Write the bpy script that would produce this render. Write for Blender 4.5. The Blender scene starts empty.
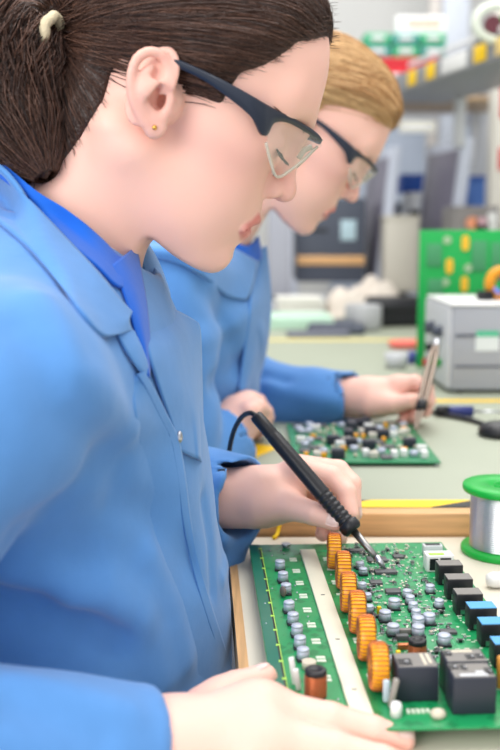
import bpy, bmesh, math, random
import numpy as np
from mathutils import Vector, Matrix
random.seed(7); RNG = np.random.default_rng(7)
SC = bpy.context.scene; COL = SC.collection
V = lambda *a: np.array(a, dtype=float)
# ------------------------------------------------------------------ camera frame helpers
CAM = V(0.0, 0.0, 1.055); PIT = math.atan(0.15); FPX = 1000.0
FW = V(0, math.cos(PIT), -math.sin(PIT)); UP = V(0, math.sin(PIT), math.cos(PIT)); RT = V(1, 0, 0)
def ray(px, py): return RT*(px-250)/FPX + UP*(375-py)/FPX + FW
def at(px, py, Y):
    r = ray(px, py); return CAM + r*(Y/r[1])
def onz(px, py, z):
    r = ray(px, py); return CAM + r*((z-CAM[2])/r[2])
# ------------------------------------------------------------------ materials
def lin(c): return tuple(((x/255)/12.92 if x/255 <= .04045 else ((x/255+.055)/1.055)**2.4) for x in c)
def mat(name, c, rough=.5, metal=0., noise=0., nscale=40., bump=0., bscale=200., spec=.5, sss=0., trans=0., ior=1.45, coat=0., alpha=1., emit=None, estr=0.):
    m = bpy.data.materials.new(name); m.use_nodes = True
    nt = m.node_tree; b = nt.nodes['Principled BSDF']
    L = lin(c)
    b.inputs['Base Color'].default_value = (*L, 1); b.inputs['Roughness'].default_value = rough
    b.inputs['Metallic'].default_value = metal; b.inputs['Specular IOR Level'].default_value = spec
    b.inputs['IOR'].default_value = ior; b.inputs['Coat Weight'].default_value = coat
    b.inputs['Transmission Weight'].default_value = trans; b.inputs['Alpha'].default_value = alpha
    if sss:
        b.inputs['Subsurface Weight'].default_value = sss; b.inputs['Subsurface Radius'].default_value = (1, .35, .2); b.inputs['Subsurface Scale'].default_value = .004
    if emit: b.inputs['Emission Color'].default_value = (*lin(emit), 1); b.inputs['Emission Strength'].default_value = estr
    tc = nt.nodes.new('ShaderNodeTexCoord')
    if noise:
        n = nt.nodes.new('ShaderNodeTexNoise'); n.inputs['Scale'].default_value = nscale; n.inputs['Detail'].default_value = 3
        nt.links.new(tc.outputs['Object'], n.inputs['Vector'])
        mx = nt.nodes.new('ShaderNodeMix'); mx.data_type = 'RGBA'
        mx.inputs[6].default_value = (*[x*(1-noise) for x in L], 1); mx.inputs[7].default_value = (*[min(1, x*(1+noise)) for x in L], 1)
        nt.links.new(n.outputs['Fac'], mx.inputs[0]); nt.links.new(mx.outputs[2], b.inputs['Base Color'])
    if bump:
        n2 = nt.nodes.new('ShaderNodeTexNoise'); n2.inputs['Scale'].default_value = bscale; n2.inputs['Detail'].default_value = 4
        nt.links.new(tc.outputs['Object'], n2.inputs['Vector'])
        bp = nt.nodes.new('ShaderNodeBump'); bp.inputs['Strength'].default_value = bump; bp.inputs['Distance'].default_value = .002
        nt.links.new(n2.outputs['Fac'], bp.inputs['Height']); nt.links.new(bp.outputs['Normal'], b.inputs['Normal'])
    return m
# ------------------------------------------------------------------ objects
def link(o, parent=None, kind=None):
    COL.objects.link(o)
    if parent is not None: o.parent = parent
    if kind: o['kind'] = kind
    return o
def tag(o, label=None, cat=None, group=None, kind=None):
    if label: o['label'] = label
    if cat: o['category'] = cat
    if group: o['group'] = group
    if kind: o['kind'] = kind
    return o
def empty(name, loc=(0, 0, 0), rot=(0, 0, 0), label=None, cat=None, group=None):
    o = bpy.data.objects.new(name, None); COL.objects.link(o); o.empty_display_size = .02
    o.location = loc; o.rotation_euler = rot
    return tag(o, label, cat, group)
def np_mesh(name, v, f, mats=(), mi=None, smooth=True):
    me = bpy.data.meshes.new(name); v = np.asarray(v, dtype=np.float32); f = np.asarray(f, dtype=np.int32)
    k = f.shape[1]
    me.vertices.add(len(v)); me.vertices.foreach_set('co', v.ravel())
    me.loops.add(f.size); me.loops.foreach_set('vertex_index', f.ravel())
    me.polygons.add(len(f)); me.polygons.foreach_set('loop_start', np.arange(0, f.size, k, dtype=np.int32))
    me.polygons.foreach_set('loop_total', np.full(len(f), k, dtype=np.int32))
    for m in mats: me.materials.append(m)
    if mi is not None: me.polygons.foreach_set('material_index', np.asarray(mi, dtype=np.int32))
    me.polygons.foreach_set('use_smooth', np.full(len(f), smooth, dtype=bool))
    me.update(calc_edges=True); me.validate()
    return me
class MB:
    """collects shapes into one mesh"""
    def __init__(s): s.bm = bmesh.new(); s.mi = 0
    def _fin(s, vs, M=None, smooth=False):
        if M is not None: bmesh.ops.transform(s.bm, matrix=M, verts=vs)
        fs = {f for v in vs for f in v.link_faces}
        for f in fs: f.material_index = s.mi; f.smooth = smooth
        return fs
    def box(s, c, d, bev=0., rot=None, seg=2):
        r = bmesh.ops.create_cube(s.bm, size=1.0); vs = r['verts']
        bmesh.ops.scale(s.bm, vec=Vector(d), verts=vs)
        if bev > 0:
            es = list({e for v in vs for e in v.link_edges})
            q = bmesh.ops.bevel(s.bm, geom=es, offset=bev, segments=seg, affect='EDGES', profile=.5)
            vs = list({v for f in q['faces'] for v in f.verts} | {v for v in vs if v.is_valid})
            vs = list({v for v0 in vs for f in v0.link_faces for v in f.verts})
        M = Matrix.Translation(Vector(c)) @ (rot.to_4x4() if rot is not None else Matrix())
        s._fin(vs, M, bev > 0); return s
    def cyl(s, a, b, r1, r2=None, n=24, cap=True, smooth=True):
        a = Vector(a); b = Vector(b); r2 = r1 if r2 is None else r2
        q = bmesh.ops.create_cone(s.bm, cap_ends=cap, segments=n, radius1=r1, radius2=r2, depth=(b-a).length)
        M = Matrix.Translation((a+b)/2) @ (b-a).to_track_quat('Z', 'Y').to_matrix().to_4x4()
        fs = s._fin(q['verts'], M, smooth)
        for f in fs:
            if len(f.verts) > 4: f.smooth = False
        return s
    def sph(s, c, r, sc=(1, 1, 1), n=16):
        q = bmesh.ops.create_uvsphere(s.bm, u_segments=n, v_segments=max(6, n//2), radius=r)
        s._fin(q['verts'], Matrix.Translation(Vector(c)) @ Matrix.Diagonal((*sc, 1)), True); return s
    def lathe(s, prof, c=(0, 0, 0), n=32, rot=None):
        rings = []
        for r, z in prof:
            rings.append([s.bm.verts.new((r*math.cos(2*math.pi*i/n), r*math.sin(2*math.pi*i/n), z)) for i in range(n)])
        for a, b in zip(rings[:-1], rings[1:]):
            for i in range(n): s.bm.faces.new((a[i], a[(i+1) % n], b[(i+1) % n], b[i]))
        for ring, fl in ((rings[0], True), (rings[-1], False)):
            if prof[0 if fl else -1][0] > 1e-5: s.bm.faces.new(ring[::-1] if fl else ring)
        vs = [v for q in rings for v in q]
        M = Matrix.Translation(Vector(c)) @ (rot.to_4x4() if rot is not None else Matrix())
        s._fin(vs, M, True); return s
    def tube(s, pts, r, n=8, closed=False, cap=True):
        P = [Vector(p) for p in pts]; m = len(P); rs = r if hasattr(r, '__len__') else [r]*m
        up = Vector((0, 0, 1)); rings = []; prev = None
        for i in range(m):
            if closed: t = P[(i+1) % m]-P[i-1]
            else: t = P[min(i+1, m-1)]-P[max(i-1, 0)]
            t.normalize()
            if prev is None:
                x = t.cross(up)
                if x.length < .05: x = t.cross(Vector((1, 0, 0)))
            else: x = prev - t*prev.dot(t)
            x.normalize(); prev = x; y = t.cross(x)
            rings.append([s.bm.verts.new(P[i]+(x*math.cos(2*math.pi*k/n)+y*math.sin(2*math.pi*k/n))*rs[i]) for k in range(n)])
        pr = list(zip(rings[:-1], rings[1:])) + ([(rings[-1], rings[0])] if closed else [])
        for a, b in pr:
            for k in range(n): s.bm.faces.new((a[k], a[(k+1) % n], b[(k+1) % n], b[k]))
        if cap and not closed: s.bm.faces.new(rings[0][::-1]); s.bm.faces.new(rings[-1])
        s._fin([v for q in rings for v in q], None, True); return s
    def prism(s, poly, z0, z1, M=None):
        a = [s.bm.verts.new((x, y, z0)) for x, y in poly]; b = [s.bm.verts.new((x, y, z1)) for x, y in poly]; n = len(poly)
        s.bm.faces.new(a[::-1]); s.bm.faces.new(b)
        for i in range(n): s.bm.faces.new((a[i], a[(i+1) % n], b[(i+1) % n], b[i]))
        s._fin(a+b, M, False); return s
    def build(s, name, mats, parent=None, kind=None, loc=None, rot=None, label=None):
        bmesh.ops.recalc_face_normals(s.bm, faces=s.bm.faces[:])
        me = bpy.data.meshes.new(name); s.bm.to_mesh(me); s.bm.free()
        for m in (mats if isinstance(mats, (list, tuple)) else [mats]): me.materials.append(m)
        o = bpy.data.objects.new(name, me); link(o, parent, kind)
        if loc is not None: o.location = loc
        if rot is not None: o.rotation_euler = rot
        if label: o['label'] = label
        return o
def dup(src, parent=None, loc=None, rot=None, scale=None):
    c = src.copy(); COL.objects.link(c)
    if parent is not None: c.parent = parent
    if loc is not None: c.location = loc
    if rot is not None: c.rotation_euler = rot
    if scale is not None: c.scale = scale
    for ch in list(src.children): dup(ch, c)
    return c
def crom(pts, n=8, closed=False):
    P = np.array(pts, dtype=float); m = len(P); out = []
    rng = range(m) if closed else range(m-1)
    for i in rng:
        if closed: p0, p1, p2, p3 = P[i-1], P[i], P[(i+1) % m], P[(i+2) % m]
        else: p0, p1, p2, p3 = P[max(i-1, 0)], P[i], P[i+1], P[min(i+2, m-1)]
        for k in range(n):
            t = k/n
            out.append(.5*((2*p1)+(-p0+p2)*t+(2*p0-5*p1+4*p2-p3)*t*t+(-p0+3*p1-3*p2+p3)*t**3))
    if not closed: out.append(P[-1])
    return np.array(out)
# ------------------------------------------------------------------ implicit surfaces
def smin(a, b, k):
    h = np.maximum(k-np.abs(a-b), 0)/k
    return np.minimum(a, b)-h*h*k*.25
def smax(a, b, k): return -smin(-a, -b, k)
def ell(p, c, r, R=None):
    q = p-np.asarray(c, dtype=np.float32)
    if R is not None: q = q@np.asarray(R, dtype=np.float32)
    r = np.asarray(r, dtype=np.float32)
    k0 = np.sqrt(((q/r)**2).sum(1)); k1 = np.sqrt(((q/(r*r))**2).sum(1))
    return k0*(k0-1)/np.maximum(k1, 1e-6)
def cone(p, a, b, ra, rb):
    a = np.asarray(a, dtype=np.float32); b = np.asarray(b, dtype=np.float32)
    ba = b-a; L2 = float((ba*ba).sum()); t = np.clip(((p-a)@ba)/L2, 0, 1)
    return np.sqrt(((p-a-t[:, None]*ba)**2).sum(1))-(ra+(rb-ra)*t)
def chain(p, pts, rad, k=.003):
    d = None
    for i in range(len(pts)-1):
        e = cone(p, pts[i], pts[i+1], rad[i], rad[i+1])
        d = e if d is None else smin(d, e, k)
    return d
def rbox(p, c, half, r, R=None):
    q = p-np.asarray(c, dtype=np.float32)
    if R is not None: q = q@np.asarray(R, dtype=np.float32)
    q = np.abs(q)-(np.asarray(half, dtype=np.float32)-r)
    return np.sqrt((np.maximum(q, 0)**2).sum(1))+np.minimum(q.max(1), 0)-r
def poly2(P, poly):
    """signed distance to a 2D polygon (negative inside)"""
    P = P.astype(np.float32); poly = np.asarray(poly, dtype=np.float32); n = len(poly)
    d2 = np.full(len(P), 1e9, dtype=np.float32); ins = np.zeros(len(P), dtype=bool)
    for i in range(n):
        a = poly[i]; b = poly[(i+1) % n]; e = b-a; w = P-a
        t = np.clip((w@e)/max(float(e@e), 1e-12), 0, 1); q = w-t[:, None]*e
        d2 = np.minimum(d2, (q*q).sum(1))
        c = (a[1] > P[:, 1]) != (b[1] > P[:, 1])
        if abs(e[1]) > 1e-12: ins ^= c & (P[:, 0] < e[0]*(P[:, 1]-a[1])/e[1]+a[0])
    d = np.sqrt(d2); return np.where(ins, -d, d)
def seg_d(p, a, b):
    a = np.asarray(a, dtype=np.float32); b = np.asarray(b, dtype=np.float32); ba = b-a
    t = np.clip(((p-a)@ba)/float((ba*ba).sum()), 0, 1)
    return np.sqrt(((p-a-t[:, None]*ba)**2).sum(1))
def crease(p, pts, w, amp):
    d = None
    for a, b in zip(pts[:-1], pts[1:]):
        e = seg_d(p, a, b); d = e if d is None else np.minimum(d, e)
    return amp*np.exp(-(d/w)**2)
def surf(fn, lo, hi, h, margin=1.6):
    """surface nets over the cells near the zero set of fn"""
    B = 8; lo = np.array(lo, dtype=float); hi = np.array(hi, dtype=float)
    nb = np.ceil((hi-lo)/(h*B)).astype(int)
    # two level block search
    B2 = 4; nb2 = np.ceil(nb/B2).astype(int)
    g = np.stack(np.meshgrid(*[np.arange(n) for n in nb2], indexing='ij'), -1).reshape(-1, 3)
    c = lo+(g+.5)*h*B*B2
    keep = np.abs(fn(c.astype(np.float32))) < margin*h*B*B2*.87+.01
    g = g[keep]
    o = np.stack(np.meshgrid(*[np.arange(B2)]*3, indexing='ij'), -1).reshape(-1, 3)
    g = (g[:, None]*B2+o[None]).reshape(-1, 3); g = g[(g < nb).all(1)]
    c = lo+(g+.5)*h*B
    g = g[np.abs(fn(c.astype(np.float32))) < margin*h*B*.87+.001]
    N = nb*B+2; gid = lambda I: (I[..., 0].astype(np.int64)*N[1]+I[..., 1])*N[2]+I[..., 2]
    o9 = np.stack(np.meshgrid(*[np.arange(B+1)]*3, indexing='ij'), -1)
    cid = []; cpos = []; ed = [[], [], []]
    corners = np.array([[i, j, k] for i in (0, 1) for j in (0, 1) for k in (0, 1)])
    edges = [(a, b) for a in range(8) for b in range(a+1, 8) if np.abs(corners[a]-corners[b]).sum() == 1]
    for s in range(0, len(g), 600):
        gb = g[s:s+600]; I = gb[:, None, None, None]*B+o9[None]
        P = lo+I*h; val = fn(P.reshape(-1, 3).astype(np.float32)).reshape(I.shape[:4]); val = np.where(val == 0, 1e-9, val)
        cv = [val[:, c[0]:B+c[0], c[1]:B+c[1], c[2]:B+c[2]] for c in corners]
        sg = np.stack([x < 0 for x in cv], -1); act = sg.any(-1) & ~sg.all(-1)
        idx = np.argwhere(act)
        if len(idx) == 0: continue
        vv = np.stack([x[act] for x in cv], -1); acc = np.zeros((len(idx), 3)); cnt = np.zeros(len(idx))
        for a, b in edges:
            va, vb = vv[:, a], vv[:, b]; cr = (va < 0) != (vb < 0)
            t = np.where(cr, va/np.where(cr, va-vb, 1), 0)
            acc += np.where(cr[:, None], corners[a]+(corners[b]-corners[a])*t[:, None], 0); cnt += cr
        base = gb[idx[:, 0]]*B+idx[:, 1:]
        cid.append(gid(base)); cpos.append(lo+(base+acc/cnt[:, None])*h)
        for ax in range(3):
            e = [0, 0, 0]; e[ax] = 1
            v0 = val[:, :B, :B, :B]; v1 = val[:, e[0]:B+e[0], e[1]:B+e[1], e[2]:B+e[2]]
            cr = (v0 < 0) != (v1 < 0); ii = np.argwhere(cr)
            ed[ax].append(np.concatenate([gb[ii[:, 0]]*B+ii[:, 1:], (v0[cr] < 0)[:, None].astype(int)], 1))
    cid = np.concatenate(cid); cpos = np.concatenate(cpos); od = np.argsort(cid); cid = cid[od]; cpos = cpos[od]
    F = []
    for ax in range(3):
        E = np.concatenate(ed[ax]); I = E[:, :3]; fl = E[:, 3]
        b = np.eye(3, dtype=int)[(ax+1) % 3]; c = np.eye(3, dtype=int)[(ax+2) % 3]
        ids = np.stack([gid(I), gid(I-b), gid(I-b-c), gid(I-c)], -1)
        w = np.clip(np.searchsorted(cid, ids), 0, len(cid)-1); ok = (cid[w] == ids).all(1) & (I-b-c >= 0).all(1)
        w = w[ok]; fl = fl[ok]
        w = np.where(fl[:, None] == 1, w, w[:, ::-1]); F.append(w)
    return cpos, np.concatenate(F)
def relax(fn, v, it=1, eps=.0004):
    for _ in range(it):
        p = v.astype(np.float32); g = grad(fn, p, eps); d = fn(p)
        v = v-np.clip(d, -.002, .002)[:, None]*g
    return v
def grad(fn, p, eps=.0006):
    g = np.stack([fn(p+np.array(e, dtype=np.float32)*eps)-fn(p-np.array(e, dtype=np.float32)*eps) for e in np.eye(3)], -1)
    return g/np.maximum(np.linalg.norm(g, axis=1, keepdims=True), 1e-9)
def tubes(paths, r, n=3):
    """many thin strands at once: paths (S,T,3), r scalar or (S,T)"""
    S, T, _ = paths.shape
    t = np.gradient(paths, axis=1); t /= np.maximum(np.linalg.norm(t, axis=2, keepdims=True), 1e-9)
    ref = np.where(np.abs(t[..., 2:3]) > .9, V(1, 0, 0), V(0, 0, 1)); x = np.cross(t, ref); x /= np.linalg.norm(x, axis=2, keepdims=True); y = np.cross(t, x)
    r = np.broadcast_to(np.asarray(r, dtype=float), (S, T))
    an = 2*np.pi*np.arange(n)/n
    v = paths[:, :, None]+r[:, :, None, None]*(x[:, :, None]*np.cos(an)[None, None, :, None]+y[:, :, None]*np.sin(an)[None, None, :, None])
    idx = np.arange(S*T*n).reshape(S, T, n)
    a = idx[:, :-1]; b = idx[:, 1:]
    f = np.stack([a, np.roll(a, -1, 2), np.roll(b, -1, 2), b], -1).reshape(-1, 4)
    return v.reshape(-1, 3), f
def sheet(rows, n=6, th=.0015, close_u=False):
    """smooth thin cloth sheet through a grid of control points (rows of equal length), with thickness"""
    R = np.array([crom(r, n, close_u) for r in rows]); G = np.array([crom(R[:, j], n) for j in range(R.shape[1])]).transpose(1, 0, 2)
    a, b, _ = G.shape
    du = np.gradient(G, axis=1); dv = np.gradient(G, axis=0); N = np.cross(du, dv); N /= np.maximum(np.linalg.norm(N, axis=2, keepdims=True), 1e-9)
    v = np.concatenate([(G+N*th/2).reshape(-1, 3), (G-N*th/2).reshape(-1, 3)])
    id0 = np.arange(a*b).reshape(a, b); F = []
    q = lambda i: np.stack([i[:-1, :-1], i[:-1, 1:], i[1:, 1:], i[1:, :-1]], -1).reshape(-1, 4)
    F.append(q(id0)); F.append(q(id0+a*b)[:, ::-1])
    for line, fl in ((id0[0], 1), (id0[-1], 0), (id0[:, 0], 0), (id0[:, -1], 1)):
        e = np.stack([line[:-1], line[1:], line[1:]+a*b, line[:-1]+a*b], -1); F.append(e[:, ::-1] if fl else e)
    return v, np.concatenate(F)
def joinvf(parts):
    v = []; f = []; o = 0
    for a, b in parts: v.append(np.asarray(a)); f.append(np.asarray(b)+o); o += len(a)
    return np.concatenate(v), np.concatenate(f)
def sobj(name, vf, mats, parent=None, mi=None, smooth=True):
    me = np_mesh(name, vf[0], vf[1], mats if isinstance(mats, (list, tuple)) else [mats], mi, smooth)
    o = bpy.data.objects.new(name, me); return link(o, parent)
# ================================================================== ROOM
ZB = .750      # near bench top
ZT = .765      # circuit board top face
Z2 = .773      # second bench top
YAW = math.atan(.05)
m_wall = mat('wall_paint', (205, 205, 202), .8, noise=.03, nscale=2)
m_wallb = mat('blue_grey_panel', (176, 186, 202), .6)
m_floor = mat('floor_vinyl', (150, 150, 148), .5, noise=.08, nscale=3)
m_lam = mat('bench_laminate', (222, 214, 196), .45, noise=.03, nscale=30)
m_mat2 = mat('bench_mat', (160, 166, 147), .55, noise=.03, nscale=12)
m_white = mat('white_plastic', (232, 232, 230), .4)
m_offw = mat('offwhite_metal', (205, 207, 210), .45)
m_black = mat('black_plastic', (26, 27, 32), .42, noise=.1)
m_dark = mat('dark_grey_plastic', (72, 78, 92), .5)
m_steel = mat('steel', (190, 192, 198), .28, 1.)
m_solder = mat('solder', (205, 207, 212), .32, 1.)
m_green = mat('green_plastic', (10, 165, 60), .4)
m_yellow = mat('yellow_plastic', (250, 205, 10), .5)
m_red = mat('red_plastic', (205, 30, 45), .5)
m_blue = mat('blue_plastic', (30, 80, 170), .5)
m_beige = mat('beige_plastic', (203, 198, 186), .55)
m_gold = mat('gold', (225, 175, 90), .25, 1.)
m_copper = mat('copper_wire', (196, 116, 76), .35, .7, noise=.15, nscale=500)
def wood(name, c, sc=(2, 40, 40)):
    m = mat(name, c, .5); nt = m.node_tree; b = nt.nodes['Principled BSDF']
    tc = nt.nodes.new('ShaderNodeTexCoord'); mp = nt.nodes.new('ShaderNodeMapping'); mp.inputs['Scale'].default_value = sc
    n = nt.nodes.new('ShaderNodeTexNoise'); n.inputs['Scale'].default_value = 6; n.inputs['Detail'].default_value = 5
    r = nt.nodes.new('ShaderNodeValToRGB'); L = lin(c)
    r.color_ramp.elements[0].position = .3; r.color_ramp.elements[0].color = (*[x*.8 for x in L], 1)
    r.color_ramp.elements[1].position = .7; r.color_ramp.elements[1].color = (*[min(1, x*1.15) for x in L], 1)
    nt.links.new(tc.outputs['Object'], mp.inputs['Vector']); nt.links.new(mp.outputs[0], n.inputs['Vector'])
    nt.links.new(n.outputs['Fac'], r.inputs[0]); nt.links.new(r.outputs[0], b.inputs['Base Color']); return m
m_wood = wood('wood_edge', (214, 168, 116)); m_wood_y = wood('wood_edge_long', (214, 168, 116), (40, 2, 40))
def stripe(name, ca, cb, period, ang):
    m = mat(name, ca, .45); nt = m.node_tree; b = nt.nodes['Principled BSDF']
    tc = nt.nodes.new('ShaderNodeTexCoord'); mp = nt.nodes.new('ShaderNodeMapping'); mp.inputs['Rotation'].default_value = (0, 0, ang)
    w = nt.nodes.new('ShaderNodeTexWave'); w.inputs['Scale'].default_value = .314/period; w.bands_direction = 'X'
    r = nt.nodes.new('ShaderNodeValToRGB'); r.color_ramp.interpolation = 'CONSTANT'
    r.color_ramp.elements[0].color = (*lin(ca), 1); r.color_ramp.elements[1].position = .5; r.color_ramp.elements[1].color = (*lin(cb), 1)
    nt.links.new(tc.outputs['Object'], mp.inputs['Vector']); nt.links.new(mp.outputs[0], w.inputs['Vector'])
    nt.links.new(w.outputs['Fac'], r.inputs[0]); nt.links.new(r.outputs[0], b.inputs['Base Color']); return m
m_haz = stripe('hazard_tape', (250, 210, 20), (38, 38, 40), .10, math.radians(62))

def struct(name, c, d, m, **k): return MB().box(c, d, **k).build(name, m, None, 'structure')
struct('floor', (0, 2, -.02), (7, 9, .04), m_floor)
struct('wall_back', (0, 5.05, 1.5), (7, .1, 3), m_wall)
struct('wall_left', (-3.55, 2, 1.5), (.1, 9, 3), m_wall)
struct('wall_right', (3.55, 2, 1.5), (.1, 9, 3), m_wall)

# near bench: laminate top with a wooden edge on the worker's side
bl = onz(241, 640, ZB); yf = onz(350, 513.5, Z2)[1]
root = empty('workbench', (bl[0], bl[1], 0), (0, 0, 0), 'cream laminate workbench with a thin wooden edge under the large circuit board', 'workbench')
yb = yf-.004-bl[1]; y0 = -.33; tx = lambda y: -y*.05
MB().prism([(tx(y0)+.0035, y0), (.95, y0), (.95, yb), (tx(yb)+.0035, yb)], ZB-.028, ZB).build('bench_top', m_lam, root)
MB().prism([(tx(y0)-.0035, y0), (tx(y0)+.0035, y0), (tx(yb)+.0035, yb), (tx(yb)-.0035, yb)], ZB-.029, ZB+.0004).build('edge_trim', m_wood_y, root)
for x in (.48, .88):
    for y in (-.25, .2): MB().box((x, y, .361), (.04, .04, .722), .003).build('leg', m_offw, root)
# second bench, a little higher, behind
def plain(px, py, z): return onz(px, py, z)
XL = -.045
b2 = empty('workbench', (0, yf, 0), (0, 0, 0), 'long sage green workbench with a wooden front edge where the blonde person works', 'workbench')
LB = 3.18-yf
MB().box((XL+.9, LB/2+.01, Z2-.012), (1.8, LB-.02, .024), .0015).build('bench_top', m_mat2, b2)
MB().box((XL+.9, .01, Z2-.0128), (1.8, .0205, .0256), .001).build('edge_trim', m_wood, b2)
for x in (.0, 1.6):
    for y in (.1, LB-.15): MB().box((x, y, .375), (.04, .04, .748), .003).build('leg', m_offw, b2)
def tape(a, b, w, label, m=None):
    a = V(*a); b = V(*b); d = b-a; L = math.hypot(d[0], d[1])
    o = MB().box((0, 0, .0004), (L, w, .0008)).build('hazard_tape', m or m_haz, None, None, tuple((a+b)/2), (0, 0, math.atan2(d[1], d[0])))
    return tag(o, label, 'tape', 'floor marking tapes on the benches')
tape((XL+.03, yf+.034, Z2), (.75, yf+.034, Z2), .026, 'yellow and black hazard tape along the front edge of the second bench')
t2 = onz(465, 401, Z2); tape((.20, t2[1], Z2), (.85, t2[1], Z2), .02, 'yellow tape strip in front of the grey instrument box', m_yellow)
t3 = onz(320, 340, Z2); tape((XL+.03, t3[1], Z2), (.42, t3[1], Z2), .04, 'pale yellow tape line across the far end of the second bench', mat('pale_yellow', (228, 208, 120), .5))
t4a = onz(228, 462, Z2); t4b = onz(268, 446, Z2); tape(t4a, t4b, .034, 'short yellow tape at the bench edge under the blonde person’s sleeve', m_yellow)
# thin yellow wire hanging over the bench edge under the iron hand
w0 = onz(281, 512, Z2); 
wy = MB().tube(crom([(w0[0]+.006, w0[1]+.05, Z2+.002), (w0[0]+.002, w0[1]+.02, Z2+.002), (w0[0], w0[1]-.003, Z2+.001), (w0[0]-.002, w0[1]-.006, Z2-.012), (w0[0]-.004, w0[1]-.012, ZB+.004), (w0[0]-.008, w0[1]-.018, ZB+.002)], 5), .002).build('wire', m_yellow)
tag(wy, 'thin yellow wire hanging over the wooden bench edge beneath the soldering hand', 'wire')
# ================================================================== MAIN CIRCUIT BOARD
def pcbmat(name, c, c2, sc):
    m = mat(name, c, .35, spec=.5, coat=.3); nt = m.node_tree; b = nt.nodes['Principled BSDF']
    tc = nt.nodes.new('ShaderNodeTexCoord'); w = nt.nodes.new('ShaderNodeTexVoronoi'); w.inputs['Scale'].default_value = sc; w.distance = 'MANHATTAN'; w.feature = 'F1'
    r = nt.nodes.new('ShaderNodeValToRGB'); r.color_ramp.interpolation = 'CONSTANT'
    r.color_ramp.elements[0].color = (*lin(c), 1); r.color_ramp.elements[1].position = .55; r.color_ramp.elements[1].color = (*lin(c2), 1)
    nt.links.new(tc.outputs['Object'], w.inputs['Vector']); nt.links.new(w.outputs['Distance'], r.inputs[0]); nt.links.new(r.outputs[0], b.inputs['Base Color']); return m
m_pcb = pcbmat('green_solder_mask', (6, 124, 70), (22, 146, 86), 110)
m_pcbd = mat('teal_solder_mask', (10, 112, 92), .3, coat=.3)
m_pad = mat('tinned_pad', (214, 224, 205), .45, noise=.06, nscale=300)
m_alu = mat('aluminium_can', (186, 193, 208), .5, .25)
m_capb = mat('can_base', (40, 42, 48), .5)
m_relay = mat('relay_plastic', (44, 48, 60), .45)
m_relayt = mat('relay_top', (126, 122, 118), .5, noise=.08, nscale=120)
m_core = mat('orange_core', (250, 172, 20), .35, noise=.1, nscale=200)
m_ic = mat('chip_plastic', (84, 86, 88), .5)
m_cream = mat('cream_bar', (226, 222, 200), .4, noise=.03, nscale=150)
m_bluet = mat('blue_cap', (80, 160, 215), .5)
m_smdw = mat('ceramic_tan', (206, 196, 176), .5); m_smdg = mat('resistor_grey', (120, 122, 122), .5)
m_lime = mat('lime_label', (170, 215, 90), .5)
bk = onz(249, 545, ZT); cB = onz(249, 545, ZT)
Bc = V(cB[0], cB[1], 0)
EX = V(math.cos(YAW), math.sin(YAW), 0); EY = V(-math.sin(YAW), math.cos(YAW), 0)
def loc2(p): d = V(p[0], p[1], 0)-Bc; return float(d@EX), float(d@EY)
def bp(px, py, dz=0.): return loc2(onz(px, py, ZT+dz))
BW = .178; BD = -loc2(onz(420, 728, ZT))[1]
board = empty('circuit_board', (Bc[0], Bc[1], ZT), (0, 0, YAW), 'large green circuit board with orange toroid coils and black relays under the soldering iron', 'circuit board')
MB().box((BW/2, -BD/2, -.0008), (BW, BD, .0016)).build('board_panel', m_pcb, board)
for x in (.004, BW-.004):
    for y in (-.004, -BD+.006): MB().cyl((x, y, -.015), (x, y, -.0016), .003, n=10).build('standoff', m_steel, board)
gx = bp(262, 560)[0]
MB().box((gx/2, -BD/2, .0003), (gx-.0008, BD-.002, .0006)).build('teal_border', m_pcbd, board)
g = MB()
for k in range(12):
    y = -.015-k*.0262
    g.mi = 0; g.box((gx, y-.011, .0004), (.0013, .0225, .0009)); g.mi = 1; g.box((gx+.0009, y-.011, .0004), (.0006, .0225, .0011))
    g.mi = 1; g.box((gx, y+.0018, .0004), (.003, .003, .001))
g.build('break_groove', [m_black, m_lime], board)
# cream bar with three dark slots
sx = (bp(300, 552)[0]+bp(315, 552)[0])/2; sy0 = bp(307, 552)[1]
SB = MB(); SB.box((sx, (sy0-BD+.012)/2, .0014), (.0135, sy0+BD-.012, .0026), .0003)
SB.mi = 1
for py in (598, 643, 694): SB.box((sx, bp(330, py)[1], .0027), (.003, .0012, .0004))
SB.build('cream_bar', [m_cream, m_black], board)
# solder pads either side of the bar
pads = MB(); 
for k in range(9):
    y = sy0-.018-k*.029
    for s in (-1, 1):
        for j in (0, 1):
            if k % 2 and j and s > 0: continue
            pads.box((sx+s*.0148+ (.0 if j else 0), y-j*.0052, .0002), (.0062, .0036, .0005))
pads.build('solder_pads', m_pad, board, 'stuff')
# copper traces seen through the mask
m_trace = mat('trace_green', (60, 178, 118), .4)
tr = MB(); rr = random.Random(5)
for k in range(150):
    x = rr.uniform(.055, BW-.04); y = -rr.uniform(.01, BD-.06); L = rr.uniform(.006, .035)
    if abs(x-sx) < .009: continue
    if k % 2: tr.box((x, y, .00012), (.0005, L, .0003))
    else: tr.box((x, y, .00012), (L*.6, .0005, .0003))
tr.build('traces', m_trace, board, 'stuff')
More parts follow.
